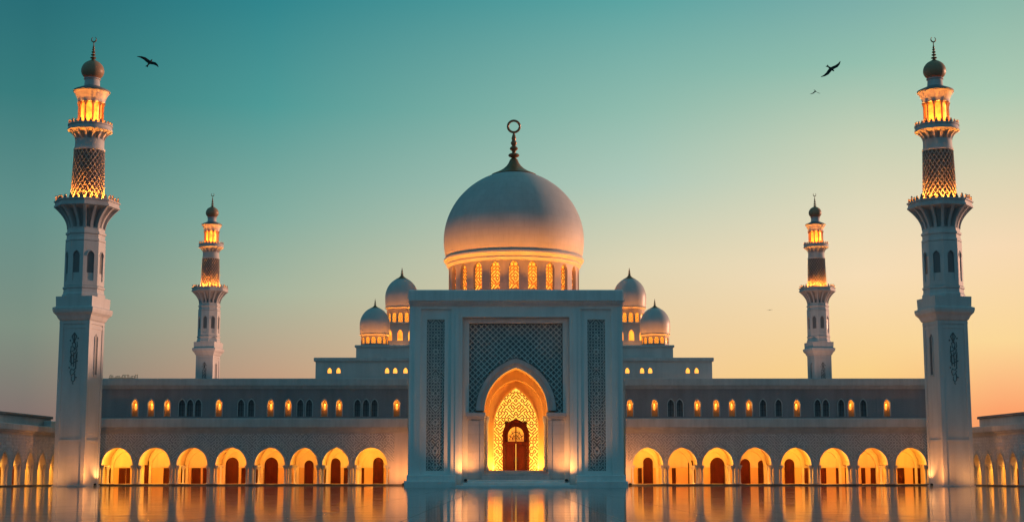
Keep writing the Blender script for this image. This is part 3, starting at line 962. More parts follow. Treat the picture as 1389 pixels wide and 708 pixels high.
def make_dome(px, D, y_top, y_wide, r_px, y_ring, drum_px, y_drum_top, z_base, n_win, win, fin_top, fin_r, label, ring=None, nlamp=6, power=100, lampgap=1.8, tier=None):
    cx, cy = PX(px, D, y_wide)-HX, D-HD
    Rm = PW(r_px, y_wide, D)
    zr = PZ(y_ring, D); zw = PZ(y_wide, D); zt_ = PZ(y_top, D)
    Rr = Rm*.965
    prof = []
    for i in range(13):                                # bulge below the widest level
        t = i/12
        prof.append((Rm - (Rm-Rr)*(1-t)**2, zr + (zw-zr)*t))
    H = zt_ - zw
    for i in range(1, 33):
        a = PI/2*i/32
        r = Rm*math.cos(a)
        z = zw + H*(math.sin(a)*.965 + .035*(i/32)**4)
        prof.append((max(r, 0), z))
    ox_, oy_ = cx, cy
    cx = cy = 0.0
    mb = MB(); mb.lathe(prof, 72, 0, 0, 0, cap=False)
    dome = mb.build('dome', M['dome'] if nlamp > 10 else M['smooth'], hall, (ox_, oy_, 0), smooth=True)
    dome['label'] = label
    Rd = PW(drum_px, y_ring, D)
    zd = PZ(y_drum_top, D)
    mb = MB()                                          # ring moulding under the dome
    k = Rm
    mb.lathe([(Rd,zd-.03*k),(Rd+.02*k,zd-.02*k),(Rd+.035*k,zd+.01*k),(Rr*.985,zd+.03*k),(Rr*1.02,zd+.05*k),(Rr*1.035,zd+.075*k),(Rr*1.03,zd+.10*k),(Rr*1.0,zd+.115*k),(Rr*.99,zr-.05*k),(Rr*.93,zr-.045*k),(Rr*.93,zr+.001)], 72, 0, cx, cy, cap=False)
    mb.build('drum_cornice', M['smooth'], dome, smooth=True, angle=40)
    # drum: pier faces with arched window openings
    ww, zb, zwt = win
    mb = MB()
    step = 2*PI/n_win
    hwid = ww
    C = arch(hwid, zwt-hwid*1.5, zwt, 0, 10)
    arcw = Rd*step/2
    def put(x, y, z):                                  # wrap flat wall coordinates round the drum
        a = -PI/2 + x/Rd
        r = Rd - y
        return (cx + r*math.cos(a), cy + r*math.sin(a), z)
    for i in range(n_win):
        x0 = (i-.5)*step*Rd
        t = MB()
        wall(t, -arcw, arcw, z_base, zd, 0, .05*Rm, [(C, zb)], back=False, ends=False)
        for f in t.f: mb.quad(*[put(t.v[q][0]+i*step*Rd, t.v[q][1], t.v[q][2]) for q in f])
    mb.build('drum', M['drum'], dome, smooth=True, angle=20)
    m0 = MB(); m0.mi = 1
    panel(m0, C, zb, 0)
    m0.mi = 0
    truchet(m0, -hwid, hwid, zb, zwt, hwid*.66, hwid*.20, -.02*Rm*.3, .0, inside=lambda x, z: under(C, x, z+.1*hwid), seed=n_win, mirror=True, n=3)
    first = None
    for i in range(n_win):
        a = -PI/2 + i*step
        r = (Rd-.05*Rm)
        if first is None:
            first = m0.build('window', [M['screenrib'], M['domeglow']], dome, (cx+r*math.cos(a), cy+r*math.sin(a), 0), rot=(0,0,a+PI/2))
        else:
            c = copy_part(first, dome, (cx+r*math.cos(a), cy+r*math.sin(a), 0)); c.rotation_euler = (0,0,a+PI/2)
    fr = PW(fin_r, y_top, D)
    f_h = (PZ(fin_top, D) - (zt_ - .0))
    # height of the shell where its radius equals the cap's
    zc_ = zt_
    for (ra, za), (rb, zb_) in zip(prof, prof[1:]):
        if ra >= fr >= rb and za > zw: zc_ = za+(zb_-za)*(ra-fr)/(ra-rb)
    finial(dome, cx, cy, zc_, PZ(fin_top, D)-zc_, fr, ring, Rm)
    for i in range(nlamp):
        a = -PI/2 + 2*PI*(i+.5)/nlamp
        ca, sa = math.cos(a), math.sin(a)
        lamp('SPOT', 'dome_lamp', (HX+ox_+(Rd+lampgap)*ca, HD+oy_+(Rd+lampgap)*sa, z_base+.3), power, (1,.285,.012), .2,
             (HX+ox_+Rm*.97*ca, HD+oy_+Rm*.97*sa, zr*.35+zw*.65), 84, 1)
        if nlamp > 10: lamp('POINT', 'drum_lamp', (HX+ox_+(Rd+2.6)*ca, HD+oy_+(Rd+2.6)*sa, z_base+.3), 160, (1,.30,.08), .2)
    return dome
GD = 246.0
gz = z2a
make_dome(697, GD, 232, 327, 95, 352, 88, 362, PZ(408,GD), 22, (PW(6.6,375,GD), PZ(402,GD), PZ(365.5,GD)), 170.5, 30, 'great central dome on a ring of glowing arched windows', ring=(PW(8,170,GD), .2), nlamp=14, power=4600, lampgap=4.6)
mb = MB()
mb.lathe([(16,gz-.05),(16,PZ(410,GD)),(13.4,PZ(408.5,GD)),(13.2,PZ(408,GD)),(5,PZ(408,GD))], 48, 0, PX(697,GD,308)-HX, GD-HD)
mb.build('dome_terrace', M['stone'], hall)
for (px, D, lab) in ((545,236,'small dome half behind the portal on the teal-sky side, the higher of its pair'), (854,236,'small dome half behind the portal on the orange-sky side, the higher of its pair')):
    zt0 = PZ(442, D)
    make_dome(px, D, 376.5, 404, 22.5, 417, 20, 420, zt0, 14, (PW(3.2,430,D), PZ(439,D), PZ(425.5,D)), 363, 8.5, lab, nlamp=8, power=500, lampgap=1.5)
    mb = MB()                                           # square lantern tier beneath
    cx = PX(px, D, 399)-HX; w = PW(25, 455, D)
    C = [arch(PW(3.6,455,D), PZ(456,D), PZ(449,D), cx+q*w, 10) for q in (-.58, 0, .58)]
    wall(mb, cx-w, cx+w, z2a-.02, zt0, D-HD-w, D-HD-w+.4, [(c, PZ(464,D)) for c in C])
    mb.box(cx-w, cx-w+.4, D-HD-w+.4, D-HD+w, z2a-.02, zt0-.002); mb.box(cx+w-.4, cx+w, D-HD-w+.4, D-HD+w, z2a-.02, zt0-.002)
    mb.box(cx-w-.2, cx+w+.2, D-HD-w-.25, D-HD+w, zt0, zt0+.3)
    tr = mb.build('dome_tier', M['smooth'], hall)
    for c in C:
        m2 = MB(); panel(m2, c, PZ(464,D), D-HD-w+.45, .1); m2.build('window', M['domeglow'], tr)
    lamp('POINT', 'dome_lamp', (HX+cx, D-w-1.2, z2a+.4), 60, (1,.38,.09), .2)
for (px, D, lab) in ((508.5,228,'low small dome on the hall step nearest the teal sky'), (888.5,228,'low small dome on the hall step nearest the orange sky')):
    make_dome(px, D, 416.5, 441, 20.5, 453, 18.6, 456, z2a-.02, 14, (PW(3.1,460,D), PZ(467,D), PZ(457.8,D)), 405, 6.5, lab, nlamp=8, power=500, lampgap=1.5)

# ------------------------------------------------------------------ minarets
MD = 190.0
def make_minaret(label):
    root = thing('minaret', label, 'minaret', (0,0,0), 0, 'four lit minarets')
    z = lambda y: PZ(y, MD)
    w = lambda px, y: PW(px, y, MD)
    s = w(42, 600)/2
    mb = MB()
    mb.bbox(-s-.22, s+.22, -s-.22, s+.22, -.05, .16, .04)
    mb.box(-s, s, -s, s, .16, z(437))
    for a in (-1, 1):                                    # raised corner strips
        for b_ in (-1, 1):
            x0, x1 = sorted((a*(s+.09), a*(s-.42))); y0, y1 = sorted((b_*(s+.09), b_*(s-.42)))
            mb.box(x0, x1, y0, y1, .165, z(437)-.01)
    for zz in (z(600), z(447)):
        mb.box(-s-.06, s+.06, -s-.06, s+.06, zz, zz+.35)
    mb.box(-s-.11, s+.11, -s-.11, s+.11, z(441), z(437)-.002)
    q = math.sqrt(2)
    prof = [(s+.05,z(437)),(s+.22,z(435)),(s+.42,z(430)),(s+.72,z(426)),(s+.80,z(422.5)),(s+.80,z(419.5)),(s+.5,z(418)),(w(26.5,405),z(404.5))]
    mb.lathe([(r*q, zz) for r, zz in prof], 4, PI/4)
    ped = mb.build('pedestal', M['stone'], root)
    for a in (-1, 1):                                    # tall slits in the side faces
        mb = MB()
        C = arch(.30, z(458), z(453), 0, 8)
        for (xa, za), (xb, zb) in zip(C, C[1:]): mb.quad((a*(s+.02),xa,z(508)),(a*(s+.02),xb,z(508)),(a*(s+.02),xb,zb),(a*(s+.02),xa,za))
        for t in (-1, 1):
            y0, y1 = sorted((t*.30, t*.42)); x0, x1 = sorted((a*(s-.05), a*(s+.12))); mb.mi = 1; mb.box(x0, x1, y0, y1, z(509), z(457))
        mb.box(*sorted((a*(s-.05), a*(s+.12))), -.42, .42, z(511), z(508.5))
        mb.build('window_slit', [M['ink'], M['trim']], ped)
    # calligraphy column on the front face
    mb = MB()
    yf = -s-.03
    zt_, zb = z(453), z(522)
    k = (zt_-zb)
    def ink(pts, r=.058): mb.tube([(x*1.15, yf, zb+k*t) for x, t in pts], r, 5)
    ink([(0,1.0),(.28,.93),(0,.80),(-.28,.93),(0,1.0)], .07); ink([(0,.97),(0,.84)], .07)
    ink([(.36,.82),(.42,.74),(.2,.68),(-.12,.72),(-.2,.80),(.05,.83),(.22,.77),(.05,.66),(-.3,.63)])
    ink([(-.32,.74),(-.38,.62),(-.2,.55),(.2,.60),(.38,.68)])
    ink([(.40,.62),(.36,.50),(.10,.47),(-.05,.56),(-.36,.54),(-.40,.44),(-.1,.40),(.3,.44)])
    ink([(-.28,.60),(-.24,.36)]); ink([(.02,.62),(.06,.34)]); ink([(.30,.58),(.30,.30)])
    ink([(.34,.33),(.1,.27),(-.2,.30),(-.36,.24),(-.2,.17),(.1,.20),(.26,.26)])
    ink([(.22,.20),(.24,.08),(.02,.04),(-.18,.09),(-.12,.15)]); ink([(-.05,.02),(.10,0)])
    for dx, t in ((.5,.9),(-.48,.86),(.48,.46),(-.5,.33),(.42,.14)): ink([(dx,t),(dx*.85,t-.02)], .09)
    mb.build('calligraphy', M['ink'], ped)
    # octagonal shaft
    r1, r2 = w(25.5,395)/math.cos(PI/8)*.98, w(24.2,320)/math.cos(PI/8)*.98
    zo0, zo1 = z(405), z(312)
    mb = MB()
    a8 = PI/8
    rr = lambda zz: r1+(r2-r1)*(zz-zo0)/(zo1-zo0)
    core = .93
    mb.lathe([(rr(zo0)*1.05,zo0-.02),(rr(zo0)*1.05,z(401)),(rr(zo0)*1.0,z(399)),(rr(zo0)*.98,z(394)),(rr(zo0)*1.03,z(392.5)),(rr(zo0)*1.03,z(390.5)),(rr(zo0)*core,z(389)),(rr(zo1)*core,z(330)),(rr(zo1)*1.03,z(329)),(rr(zo1)*1.03,z(326.5)),(rr(zo1)*.98,z(325.5)),(rr(zo1)*.98,z(320.5)),(rr(zo1)*1.04,z(319.5)),(rr(zo1)*1.04,z(317)),(rr(zo1)*.97,z(316)),(rr(zo1)*.97,z(311))], 8, a8)
    shaft = mb.build('octagonal_shaft', M['stone'], root)
    # face slabs with arched recesses, one window on each
    apo = rr(z(360))*math.cos(a8)
    side = 2*rr(z(360))*math.sin(a8)
    C = arch(.45, z(350), z(343), 0, 10)
    m0 = MB(); wall(m0, -side/2, side/2, z(389.3), z(329.8), 0, apo*(1-core)+.03, [(C, z(383))], back=False, ends=False)
    mb = MB()
    for i in range(8):
        a = i*PI/4
        for f in m0.f:
            mb.quad(*[((apo-m0.v[p][1])*math.cos(a) - m0.v[p][0]*math.sin(a), (apo-m0.v[p][1])*math.sin(a) + m0.v[p][0]*math.cos(a), m0.v[p][2]) for p in f])
    mb.build('shaft_facing', M['stone'], shaft)
    m0 = MB(); panel(m0, C, z(383), 0)
    m0.mi = 1; band(m0, C, arch(.53, z(350), z(342), 0, 10), -apo*(1-core)-.05, -apo*(1-core)+.02)
    first = None
    for i in range(8):
        a = i*PI/4; r = apo*core+.02
        if first is None: first = m0.build('window', [M['glass'], M['trim']], shaft, (r*math.cos(a), r*math.sin(a), 0), rot=(0,0,a+PI/2))
        else:
            c = copy_part(first, shaft, (r*math.cos(a), r*math.sin(a), 0)); c.rotation_euler = (0,0,a+PI/2)
    # lower balcony: octagonal corbel with curved brackets, parapet and merlons
    def corbel(ra, rb, za, zb, n=8):
        return [(ra+(rb-ra)*(t**1.9), za+(zb-za)*t) for t in [i/n for i in range(n+1)]]
    rb = w(41,280)/math.cos(a8)*.98
    P_out = corbel(rr(zo1)*.98, rb*.97, z(312), z(284))
    mb = MB()
    mb.lathe([(r*.70, zz) if 0 < i < len(P_out)-1 else (r, zz) for i, (r, zz) in enumerate(P_out)], 8, a8, cap=False)
    mb.lathe([(rb*.97,z(284)),(rb*1.0,z(283.5)),(rb*1.0,z(281)),(rb*.97,z(280.6)),(rb*.97,z(277)),(rb*1.01,z(276.5)),(rb*1.01,z(274.8)),(rb*.93,z(274.8)),(rb*.93,z(279)),(.2,z(279))], 8, a8, cap=False)
    bal = mb.build('balcony', M['trim'], root)
    def brackets(n, prof, th, rot, oct_=False):
        mb = MB()
        for i in range(n):
            a = rot + 2*PI*i/n
            kf = 1.0
            if oct_:
                d = (a % (PI/4)); d = min(d, PI/4-d) ; kf = math.cos(a8)/math.cos(((a+a8) % (PI/4))-a8) if False else math.cos(a8)/max(math.cos(abs(((a + a8) % (PI/4)) - a8)), .9)
            ca, sa = math.cos(a), math.sin(a)
            for (ra, za), (rb_, zb_) in zip(prof, prof[1:]):
                ra *= kf; rb_ *= kf
                pts = []
                for t in (-th, th):
                    pts += [(ra*ca-t*sa, ra*sa+t*ca, za), (rb_*ca-t*sa, rb_*sa+t*ca, zb_), (rb_*.7*ca-t*sa, rb_*.7*sa+t*ca, zb_), (ra*.7*ca-t*sa, ra*.7*sa+t*ca, za)]
                mb.quad(*pts[:4]); mb.quad(*pts[4:]); mb.quad(pts[0],pts[1],pts[5],pts[4])
        return mb
    brackets(16, P_out, .17, a8, True).build('bracket', M['trim'], bal)
    def merlons(n, r, zb, h, rot, oct_):
        mb = MB()
        for i in range(n):
            a = rot + 2*PI*(i+.5)/n
            kf = math.cos(a8)/math.cos(((a + a8) % (PI/4)) - a8) if oct_ else 1
            ca, sa = math.cos(a), math.sin(a)
            R_ = r*kf; hh = h*rnd.uniform(.75, 1.25); wd = PI*r/n*.62
            sh = [(-wd,0),(wd,0),(wd*.9,hh*.4),(wd*.45,hh*.55),(wd*.6,hh*.75),(0,hh),(-wd*.6,hh*.75),(-wd*.45,hh*.55),(-wd*.9,hh*.4)]
            fr = [(R_*ca - x*sa, R_*sa + x*ca, zb+q_) for x, q_ in sh]
            bk = [((R_-.14)*ca - x*sa, (R_-.14)*sa + x*ca, zb+q_) for x, q_ in sh]
            mb.quad(*fr); mb.quad(*bk[::-1])
            for j in range(len(sh)):
                j2 = (j+1) % len(sh)
                mb.quad(fr[j], fr[j2], bk[j2], bk[j])
        return mb
    merlons(32, rb*.99, z(274.9), .62, 0, True).build('parapet_merlons', M['roof'], bal)
    mb = MB()
    rs = w(21.5, 268)
    mb.lathe([(rs+.20,z(277.5)),(rs+.46,z(277.5)),(rs+.46,z(275.8)),(rs+.20,z(275.8))], 32, 0, cap=False)
    mb.build('light_strip', M['strip'], bal)
    # round shaft with woven lattice
    rt = w(19.3, 205)
    mb = MB(); mb.mi = 1
    mb.lathe([(rs,z(279)),(rt,z(206))], 40, 0, cap=False)
    mb.mi = 0
    mb.lathe([(rt+.02,z(206)),(rt+.14,z(205.5)),(rt+.14,z(203)),(rt+.02,z(202.5)),(rt-.03,z(191)),(rt,z(190.5))], 40, 0, cap=False)
    rnd_sh = mb.build('round_shaft', [M['stone'], M['shaftdark']], root, smooth=True, angle=40)
    mb = MB()
    za, zb = z(274), z(206.5)
    for fam in (1, -1):
        for i in range(22):
            pts = []
            for t in range(33):
                u = t/32
                a = 2*PI*i/22 + fam*u*2.2
                r = rs+(rt-rs)*u + .05
                pts.append((r*math.cos(a), r*math.sin(a), za+(zb-za)*u))
            mb.tube(pts, .06, 4)
    mb.build('woven_lattice', M['weave'], rnd_sh)
    # upper balcony
    rb2 = w(29, 178)
    P2 = corbel(rt, rb2*.97, z(191.5), z(179.5), 6)
    mb = MB()
    mb.lathe([(r*.72, zz) if 0 < i < len(P2)-1 else (r, zz) for i, (r, zz) in enumerate(P2)], 40, 0, cap=False)
    mb.lathe([(rb2*.97,z(179.5)),(rb2*1.02,z(179)),(rb2*1.02,z(176.5)),(rb2*.98,z(176)),(rb2*.98,z(173)),(rb2*1.02,z(172.6)),(rb2*1.02,z(171)),(rb2*.92,z(171)),(rb2*.92,z(175)),(.2,z(175))], 40, 0, cap=False)
    b2 = mb.build('balcony', M['trim'], root, smooth=True, angle=30)
    brackets(14, P2, .14, 0).build('bracket', M['trim'], b2)
    merlons(26, rb2*.99, z(171.1), .5, 0, False).build('parapet_merlons', M['roof'], b2)
    # lantern room: glowing core behind slim columns
    rl = w(18.2, 150)
    mb = MB()
    mb.lathe([(rl*.74,z(141)),(rl*.98,z(140.5)),(rl*.99,z(137)),(rl*1.05,z(134)),(rl*1.17,z(129.5)),(rl*1.24,z(127.5)),(rl*1.28,z(126.5)),(rl*.7,z(126.4))], 40, 0, cap=False)
    lan = mb.build('lantern_room', M['trim'], root, smooth=True, angle=35)
    mb = MB()
    mb.lathe([(rl*1.26,z(126.45)),(rl*1.33,z(126)),(rl*1.33,z(124)),(rl*1.2,z(122.8)),(rl*.85,z(120)),(rl*.60,z(118))], 40, 0, cap=False)
    mb.build('eave', M['eave'], lan, smooth=True, angle=35)
    mb = MB()
    mb.lathe([(rl*.58,z(118.5)),(rl*.54,z(109)),(rl*.62,z(108.5)),(rl*.62,z(107.3))], 32, 0, cap=False)
    mb.build('neck', M['trim'], lan, smooth=True, angle=35)
    mb = MB()
    mb.lathe([(rl*1.12,z(174.2)),(rl*1.20,z(174.2)),(rl*1.20,z(173.6)),(rl*1.12,z(173.6))], 32, 0, cap=False)
    mb.build('light_strip', M['strip'], lan)
    mb = MB()
    mb.lathe([(rl*1.0,z(175)),(rl*1.0,z(171)),(rl*.9,z(170.5))], 32, 0, cap=False)
    mb.build('lantern_base', M['trim'], lan, smooth=True, angle=35)
    mb = MB(); mb.lathe([(rl*.74,z(172)),(rl*.74,z(141.5))], 24, 0)
    mb.build('lamp_core', M['lantern'], lan, smooth=True, angle=40)
    m0 = MB(); m0.lathe([(.20,z(170.8)),(.20,z(168.5)),(.13,z(167.5)),(.12,z(146)),(.18,z(144)),(.28,z(141)),(.28,z(140.4))], 10, 0)
    first = None
    for i in range(10):
        a = 2*PI*(i+.5)/10
        p = (rl*.88*math.cos(a), rl*.88*math.sin(a), 0)
        if first is None: first = m0.build('column', M['lancol'], lan, p, smooth=True, angle=40)
        else: copy_part(first, lan, p)
    # bulb and spike
    rbu = w(15.2, 97)
    prof = [(w(9.6,107),z(107.4))]
    for i in range(1, 25):
        t = i/24
        a = -PI*.30 + t*PI*.80
        prof.append((max(rbu*math.cos(a), .25), z(97)+(w(14.5,97) if a > 0 else w(12.8,97))*math.sin(a)*(1.0 if a < 0 else 1.02)))
    mb = MB(); mb.lathe(prof, 36, 0, cap=False)
    bulb = mb.build('bulb_dome', M['bulb'], root, smooth=True)
    zf = prof[-1][1]-.12
    h = z(57)-zf
    mb = MB()
    P = [(.62,0),(.35,.05),(.2,.10)]
    for c, r in ((.18,.40),(.33,.32),(.47,.26),(.60,.20),(.71,.15)):
        P += [(.09,c-.055),(r*.85,c-.025),(r,c),(r*.85,c+.025),(.08,c+.055)]
    P += [(.06,.84),(.05,1.0)]
    mb.lathe([(r, zf+h*t) for r, t in P], 14, 0)
    mb.tube([(.34*math.sin(t), 0, zf+h+.30-.34*math.cos(t)) for t in [R(150)*(2*i/14-1) for i in range(15)]], [.03+.06*math.sin(PI*i/14) for i in range(15)], 6)
    mb.build('finial', M['gold'], bulb, smooth=True, angle=50)
    return root
mino = make_minaret('tall front minaret beside the lone gliding bird, with the teal sky behind it')
ROT = R(11.5)
mlx, mrx = PX(103, MD, 655), PX(1290.5, MD, 655)
mino.location = (mlx, MD, 0); mino.rotation_euler = (0,0,-ROT)
m2 = copy_thing(mino, (mrx, MD, 0), ROT, 'tall front minaret standing before the orange sunset edge of the sky')
FD = 339.0
dz = PZ(262, FD) - PZ(50, MD)
m3 = copy_thing(mino, (PX(281.5, FD, 510), FD, dz), -ROT, 'distant smaller minaret rising behind the wing with the gold roof cresting')
m4 = copy_thing(mino, (PX(1112, FD, 510), FD, dz), ROT, 'distant smaller minaret rising behind the wing on the sunset side')
mb = MB(); s = 2.6
mb.box(-s, s, -s, s, -dz-.1, -.052)
p0 = mb.build('podium', M['stone'], m3)
copy_part(p0, m4)

for mm, sg in ((m3, 1), (m4, -1)):                     # added unseen spots, warming the distant towers in place of haze
    lamp('SPOT', 'tower_fill', (mm.location.x+sg*6, FD-16, 14), 9000, (1,.50,.32), .4, (mm.location.x, FD, 44), 60, 1)

# ------------------------------------------------------------------ floor uplights seen at the foot of the walls
def make_uplight(loc, aim, power, label, spot=75):
    root = thing('uplight', label, 'floodlight', loc, math.atan2(aim[1]-loc[1], aim[0]-loc[0])-PI/2, 'floor floodlights washing the walls')
    mb = MB(); mb.bbox(-.16,.16,-.12,.12,0,.06,.015); mb.box(-.19,-.165,-.03,.03,.02,.30); mb.box(.165,.19,-.03,.03,.02,.30)
    mb.build('bracket', M['metal'], root)
    mb = MB()
    mb.lathe([(.11,-.12),(.15,-.08),(.16,.12),(.13,.12)], 16, cap=False); mb.lathe([(.0,-.125),(.11,-.12)], 16, cap=False)
    h = mb.build('housing', M['metal'], root, (0,0,.24), smooth=True, angle=40, rot=(R(-18),0,0))
    mb = MB(); mb.lathe([(.0,.09),(.13,.10)], 16, cap=False)
    mb.build('lens', M['lens'], h)
    d = (Vector(aim)-Vector(loc)).normalized()
    lamp('SPOT', 'flood_beam', (loc[0]+d.x*.12, loc[1]+d.y*.12, loc[2]+.42), power, (1,.34,.075), .12, aim, spot, 1)
    return root
pf = lambda px, D: PX(px, D)
for s, lab in ((-1, 'small floodlight at the foot of the portal pier nearer the teal sky'), (1, 'small floodlight at the foot of the portal pier nearer the sunset')):
    make_uplight((PCX+s*ox(68), PD-1.3, .58), (PCX+s*ox(66), PD-.6, 10), 1350, lab, 140)
for px, lab in ((549.5, 'small floodlight where the teal-side wing meets the portal'), (853, 'small floodlight where the sunset-side wing meets the portal')):
    sg = -1 if px < 700 else 1
    make_uplight((PX(px+sg*2, WD-3.4), WD-3.4, .0), (PX(px+sg*14, WD), WD, 4.5), 1500, lab, 140)
for px, sg, lab in ((116, 1, 'small floodlight at the foot of the front minaret by the teal sky'), (1276.5, -1, 'small floodlight at the foot of the front minaret by the sunset')):
    make_uplight((PX(px, MD-3.2)+sg*1.3, MD-3.6, 0), (PX(px, MD)-sg*.6, MD-.6, 8), 1300, lab, 150)
    lamp('SPOT', 'flood_beam', (PX(px, MD)-sg*3.6, MD-4.4, .1), 420, (1,.40,.11), .12, (PX(px, MD)-sg*2.8, MD-1, 3.5), 110, 1)
    lamp('SPOT', 'flood_beam', (PX(px, MD)+sg*1.9, MD+1.0, .3), 1100, (1,.40,.11), .12, (PX(px, MD)+sg*.4, MD, 8), 90, .9)

# ------------------------------------------------------------------ birds
def make_bird(loc, span, wing_dir, nose_dir, label, fold=(1.0, 1.0), dihed=(.12, .12)):
    """one continuous body with two swept wings; local x = wings, y = nose"""
    root = None
    mb = MB()
    prof = [(.0,-.30),(.025,-.28),(.05,-.16),(.075,-.02),(.07,.10),(.045,.17),(.05,.21),(.042,.26),(.012,.30),(.0,.33)]
    segs = 10; n = 0
    for (r, y) in prof:
        r *= .72; y *= .8
        for k in range(segs):
            a = 2*PI*k/segs
            mb.v.append((r*math.cos(a), y, r*.85*math.sin(a)))
    for i in range(len(prof)-1):
        for k in range(segs):
            j = (k+1) % segs
            mb.f.append((i*segs+k, i*segs+j, (i+1)*segs+j, (i+1)*segs+k)); mb.m.append(0)
    for sd, fo, dh in ((-1, fold[0], dihed[0]), (1, fold[1], dihed[1])):
        st = [(.02,-.08,.12,.024),(.12,-.07,.135,.02),(.25,-.03,.15,.016),(.40,-.03,.085,.011),(.53,-.07,-.035,.006)]
        n = len(mb.v)
        for (x, ya, yb, th) in st:
            X = sd*x*fo; Zz = dh*x*1.5 - .25*dh*(x*2)**2
            mb.v += [(X, ya, Zz), (X, (ya+yb)/2, Zz+th), (X, yb, Zz), (X, (ya+yb)/2, Zz-th)]
        for i in range(len(st)-1):
            for k in range(4):
                j = (k+1) % 4
                mb.f.append((n+i*4+k, n+i*4+j, n+i*4+4+j, n+i*4+4+k)); mb.m.append(0)
        mb.f.append((n+16, n+17, n+18, n+19)); mb.m.append(0)
    n = len(mb.v)
    mb.v += [(-.02,-.17,.012),(.02,-.17,.012),(.06,-.31,.008),(0,-.29,.008),(-.06,-.31,.008),(-.02,-.17,-.012),(.02,-.17,-.012),(.06,-.31,-.008),(0,-.29,-.008),(-.06,-.31,-.008)]
    mb.f += [(n,n+1,n+2,n+3,n+4),(n+9,n+8,n+7,n+6,n+5)]; mb.m += [0,0]
    for k in range(5):
        j = (k+1) % 5
        mb.f.append((n+k, n+5+k, n+5+j, n+j)); mb.m.append(0)
    X = Vector(wing_dir).normalized(); Y = Vector(nose_dir); Y = (Y - X*Y.dot(X)).normalized(); Zv = X.cross(Y)
    o = mb.build('bird', M['feather'], None, loc, smooth=True, angle=40)
    o.rotation_euler = Matrix((X, Y, Zv)).transposed().to_euler()
    o.scale = (span, span, span)
    o['label'] = label; o['category'] = 'bird'; o['group'] = 'birds flying over the mosque'
    return o
make_bird(U(203, 85.5, 120), PW(30, 85, 120), (.89,.12,-.43), (.30,.55,.75), 'lone dark bird gliding beside the spire of the teal-side minaret', fold=(1.15,.85))
make_bird(U(1127, 93.5, 120), PW(32, 93, 120), (.78,-.1,.62), (.45,-.62,-.50), 'larger dark bird with wings outstretched, above a tiny one')
make_bird(U(1106, 124, 170), PW(14, 124, 170), (.95,.1,.15), (.05,-.75,-.6), 'small dark bird just below the larger outstretched bird', dihed=(.5,.6))
make_bird(U(1044, 420.5, 260), PW(8.5, 420, 260), (.98,.1,.05), (.1,.9,.2), 'tiny dark bird low over the roof near the sunset-side distant minaret')

# ------------------------------------------------------------------ sky
world = bpy.data.worlds.new('World'); scene.world = world; world.use_nodes = True
nt = world.node_tree; N = nt.nodes; L = nt.links
for n in list(N): N.remove(n)
out = N.new('ShaderNodeOutputWorld'); bg = N.new('ShaderNodeBackground'); L.new(bg.outputs[0], out.inputs[0])
tc = N.new('ShaderNodeTexCoord'); sp_ = N.new('ShaderNodeSeparateXYZ'); L.new(tc.outputs['Generated'], sp_.inputs[0])
def math_(op, a, b=None, clamp=False):
    m = N.new('ShaderNodeMath'); m.operation = op; m.use_clamp = clamp
    for i, v in enumerate((a, b)):
        if v is None: continue
        if isinstance(v, (int, float)): m.inputs[i].default_value = v
        else: L.new(v, m.inputs[i])
    return m.outputs[0]
el = math_('MULTIPLY', math_('MAXIMUM', sp_.outputs['Z'], 0.0), 1/.36, True)
az = math_('ARCTAN2', sp_.outputs['X'], sp_.outputs['Y'])               # 0 ahead, + toward the sunset
def elev(y): return math.sin(PITCH + math.atan((354-y)/FPX))/.36
def ramp(stops):
    cr = N.new('ShaderNodeValToRGB'); cr.color_ramp.interpolation = 'B_SPLINE' if False else 'EASE'
    cr.color_ramp.interpolation = 'LINEAR'
    e = cr.color_ramp.elements
    while len(e) < len(stops): e.new(.5)
    for i, (p, c) in enumerate(sorted(stops)):
        e[i].position = min(max(p, 0), 1); e[i].color = srgb(*c)
    L.new(el, cr.inputs['Fac'])
    return cr.outputs['Color']
def azpx(px): return math.atan((px-694.5)/FPX)
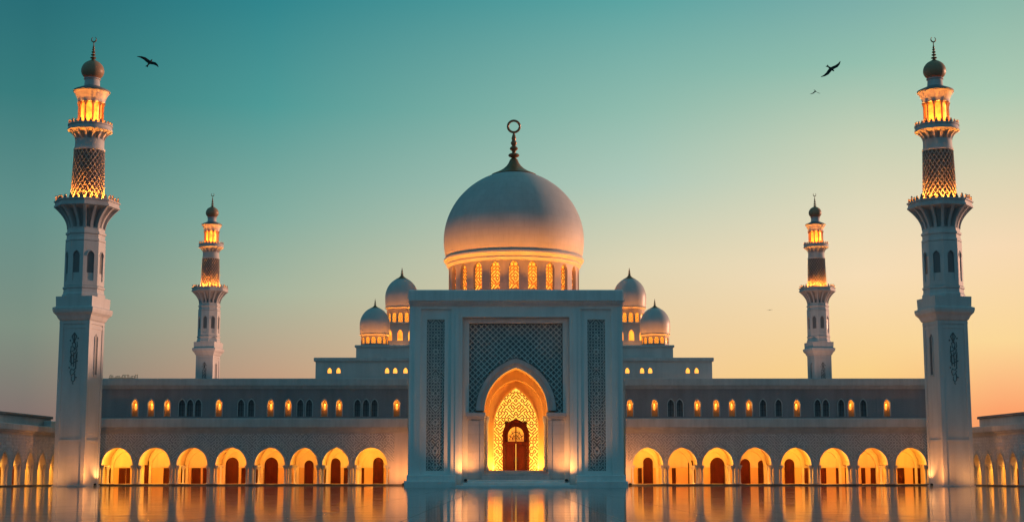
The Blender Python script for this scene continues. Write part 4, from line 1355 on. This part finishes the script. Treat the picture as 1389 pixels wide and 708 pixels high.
SKY = [
 (azpx(35),  [(elev(0),(30,104,114)),(elev(150),(52,122,122)),(elev(300),(95,142,136)),(elev(450),(124,141,127)),(elev(560),(126,112,108)),(0,(120,95,95)),(1,(20,80,95))]),
 (azpx(355), [(elev(0),(42,130,138)),(elev(150),(76,152,149)),(elev(300),(130,171,158)),(elev(400),(165,178,155)),(elev(510),(190,155,128)),(0,(180,120,95)),(1,(30,105,120))]),
 (azpx(865), [(elev(0),(88,162,160)),(elev(150),(142,186,172)),(elev(250),(175,200,184)),(elev(360),(222,211,178)),(elev(510),(241,200,146)),(0,(240,160,90)),(1,(65,140,145))]),
 (azpx(1175),[(elev(0),(115,168,165)),(elev(100),(146,189,172)),(elev(200),(196,206,180)),(elev(300),(226,216,185)),(elev(380),(245,219,180)),(elev(510),(248,207,136)),(0,(245,150,80)),(1,(85,150,150))]),
 (azpx(1355),[(elev(0),(125,176,165)),(elev(150),(171,201,178)),(elev(250),(216,211,180)),(elev(350),(245,216,178)),(elev(470),(249,213,150)),(elev(560),(250,160,106)),(0,(242,120,76)),(1,(95,155,150))]),
 (R(62),     [(1,(120,150,150)),(elev(0),(180,160,140)),(elev(300),(245,170,110)),(elev(560),(250,150,80)),(0,(235,110,60))]),
 (R(115),    [(1,(50,110,130)),(elev(0),(80,120,135)),(elev(300),(120,120,130)),(0,(140,100,105))]),
]
BACK = [(1,(44,122,142)),(elev(0),(62,128,146)),(elev(300),(88,124,142)),(0,(108,112,128))]
cur = ramp(BACK)
prev_a = -R(60)
for a, st in SKY + [(R(165), BACK)]:
    c = ramp(st)
    mr = N.new('ShaderNodeMapRange'); mr.interpolation_type = 'LINEAR'; mr.clamp = True
    mr.inputs['From Min'].default_value = prev_a; mr.inputs['From Max'].default_value = a
    L.new(az, mr.inputs['Value'])
    mx = N.new('ShaderNodeMix'); mx.data_type = 'RGBA'
    L.new(mr.outputs[0], mx.inputs[0]); L.new(cur, mx.inputs[6]); L.new(c, mx.inputs[7])
    cur = mx.outputs[2]; prev_a = a
SUN_AZ, SUN_EL = R(66), R(4)
ns = N.new('ShaderNodeTexSky'); ns.sky_type = 'NISHITA'; ns.sun_disc = False
ns.sun_elevation = SUN_EL; ns.sun_rotation = SUN_AZ
ad = N.new('ShaderNodeMix'); ad.data_type = 'RGBA'; ad.blend_type = 'ADD'; ad.inputs[0].default_value = .005
L.new(cur, ad.inputs[6]); L.new(ns.outputs[0], ad.inputs[7])
L.new(ad.outputs[2], bg.inputs['Color']); bg.inputs['Strength'].default_value = 1.0

sd = bpy.data.lights.new('sun', 'SUN'); sd.energy = 3.5; sd.angle = R(3); sd.color = (1, .52, .34)
so = link(bpy.data.objects.new('sun', sd))
sv = Vector((math.sin(SUN_AZ)*math.cos(SUN_EL), math.cos(SUN_AZ)*math.cos(SUN_EL), math.sin(SUN_EL)))
so.rotation_euler = (-sv).to_track_quat('-Z', 'Y').to_euler()

scene.view_settings.view_transform = 'Standard'
scene.view_settings.look = 'None'
scene.view_settings.exposure = 0
scene.view_settings.gamma = 1
scene.cycles.use_denoising = True
scene.cycles.sample_clamp_indirect = 6
scene.cycles.max_bounces = 8
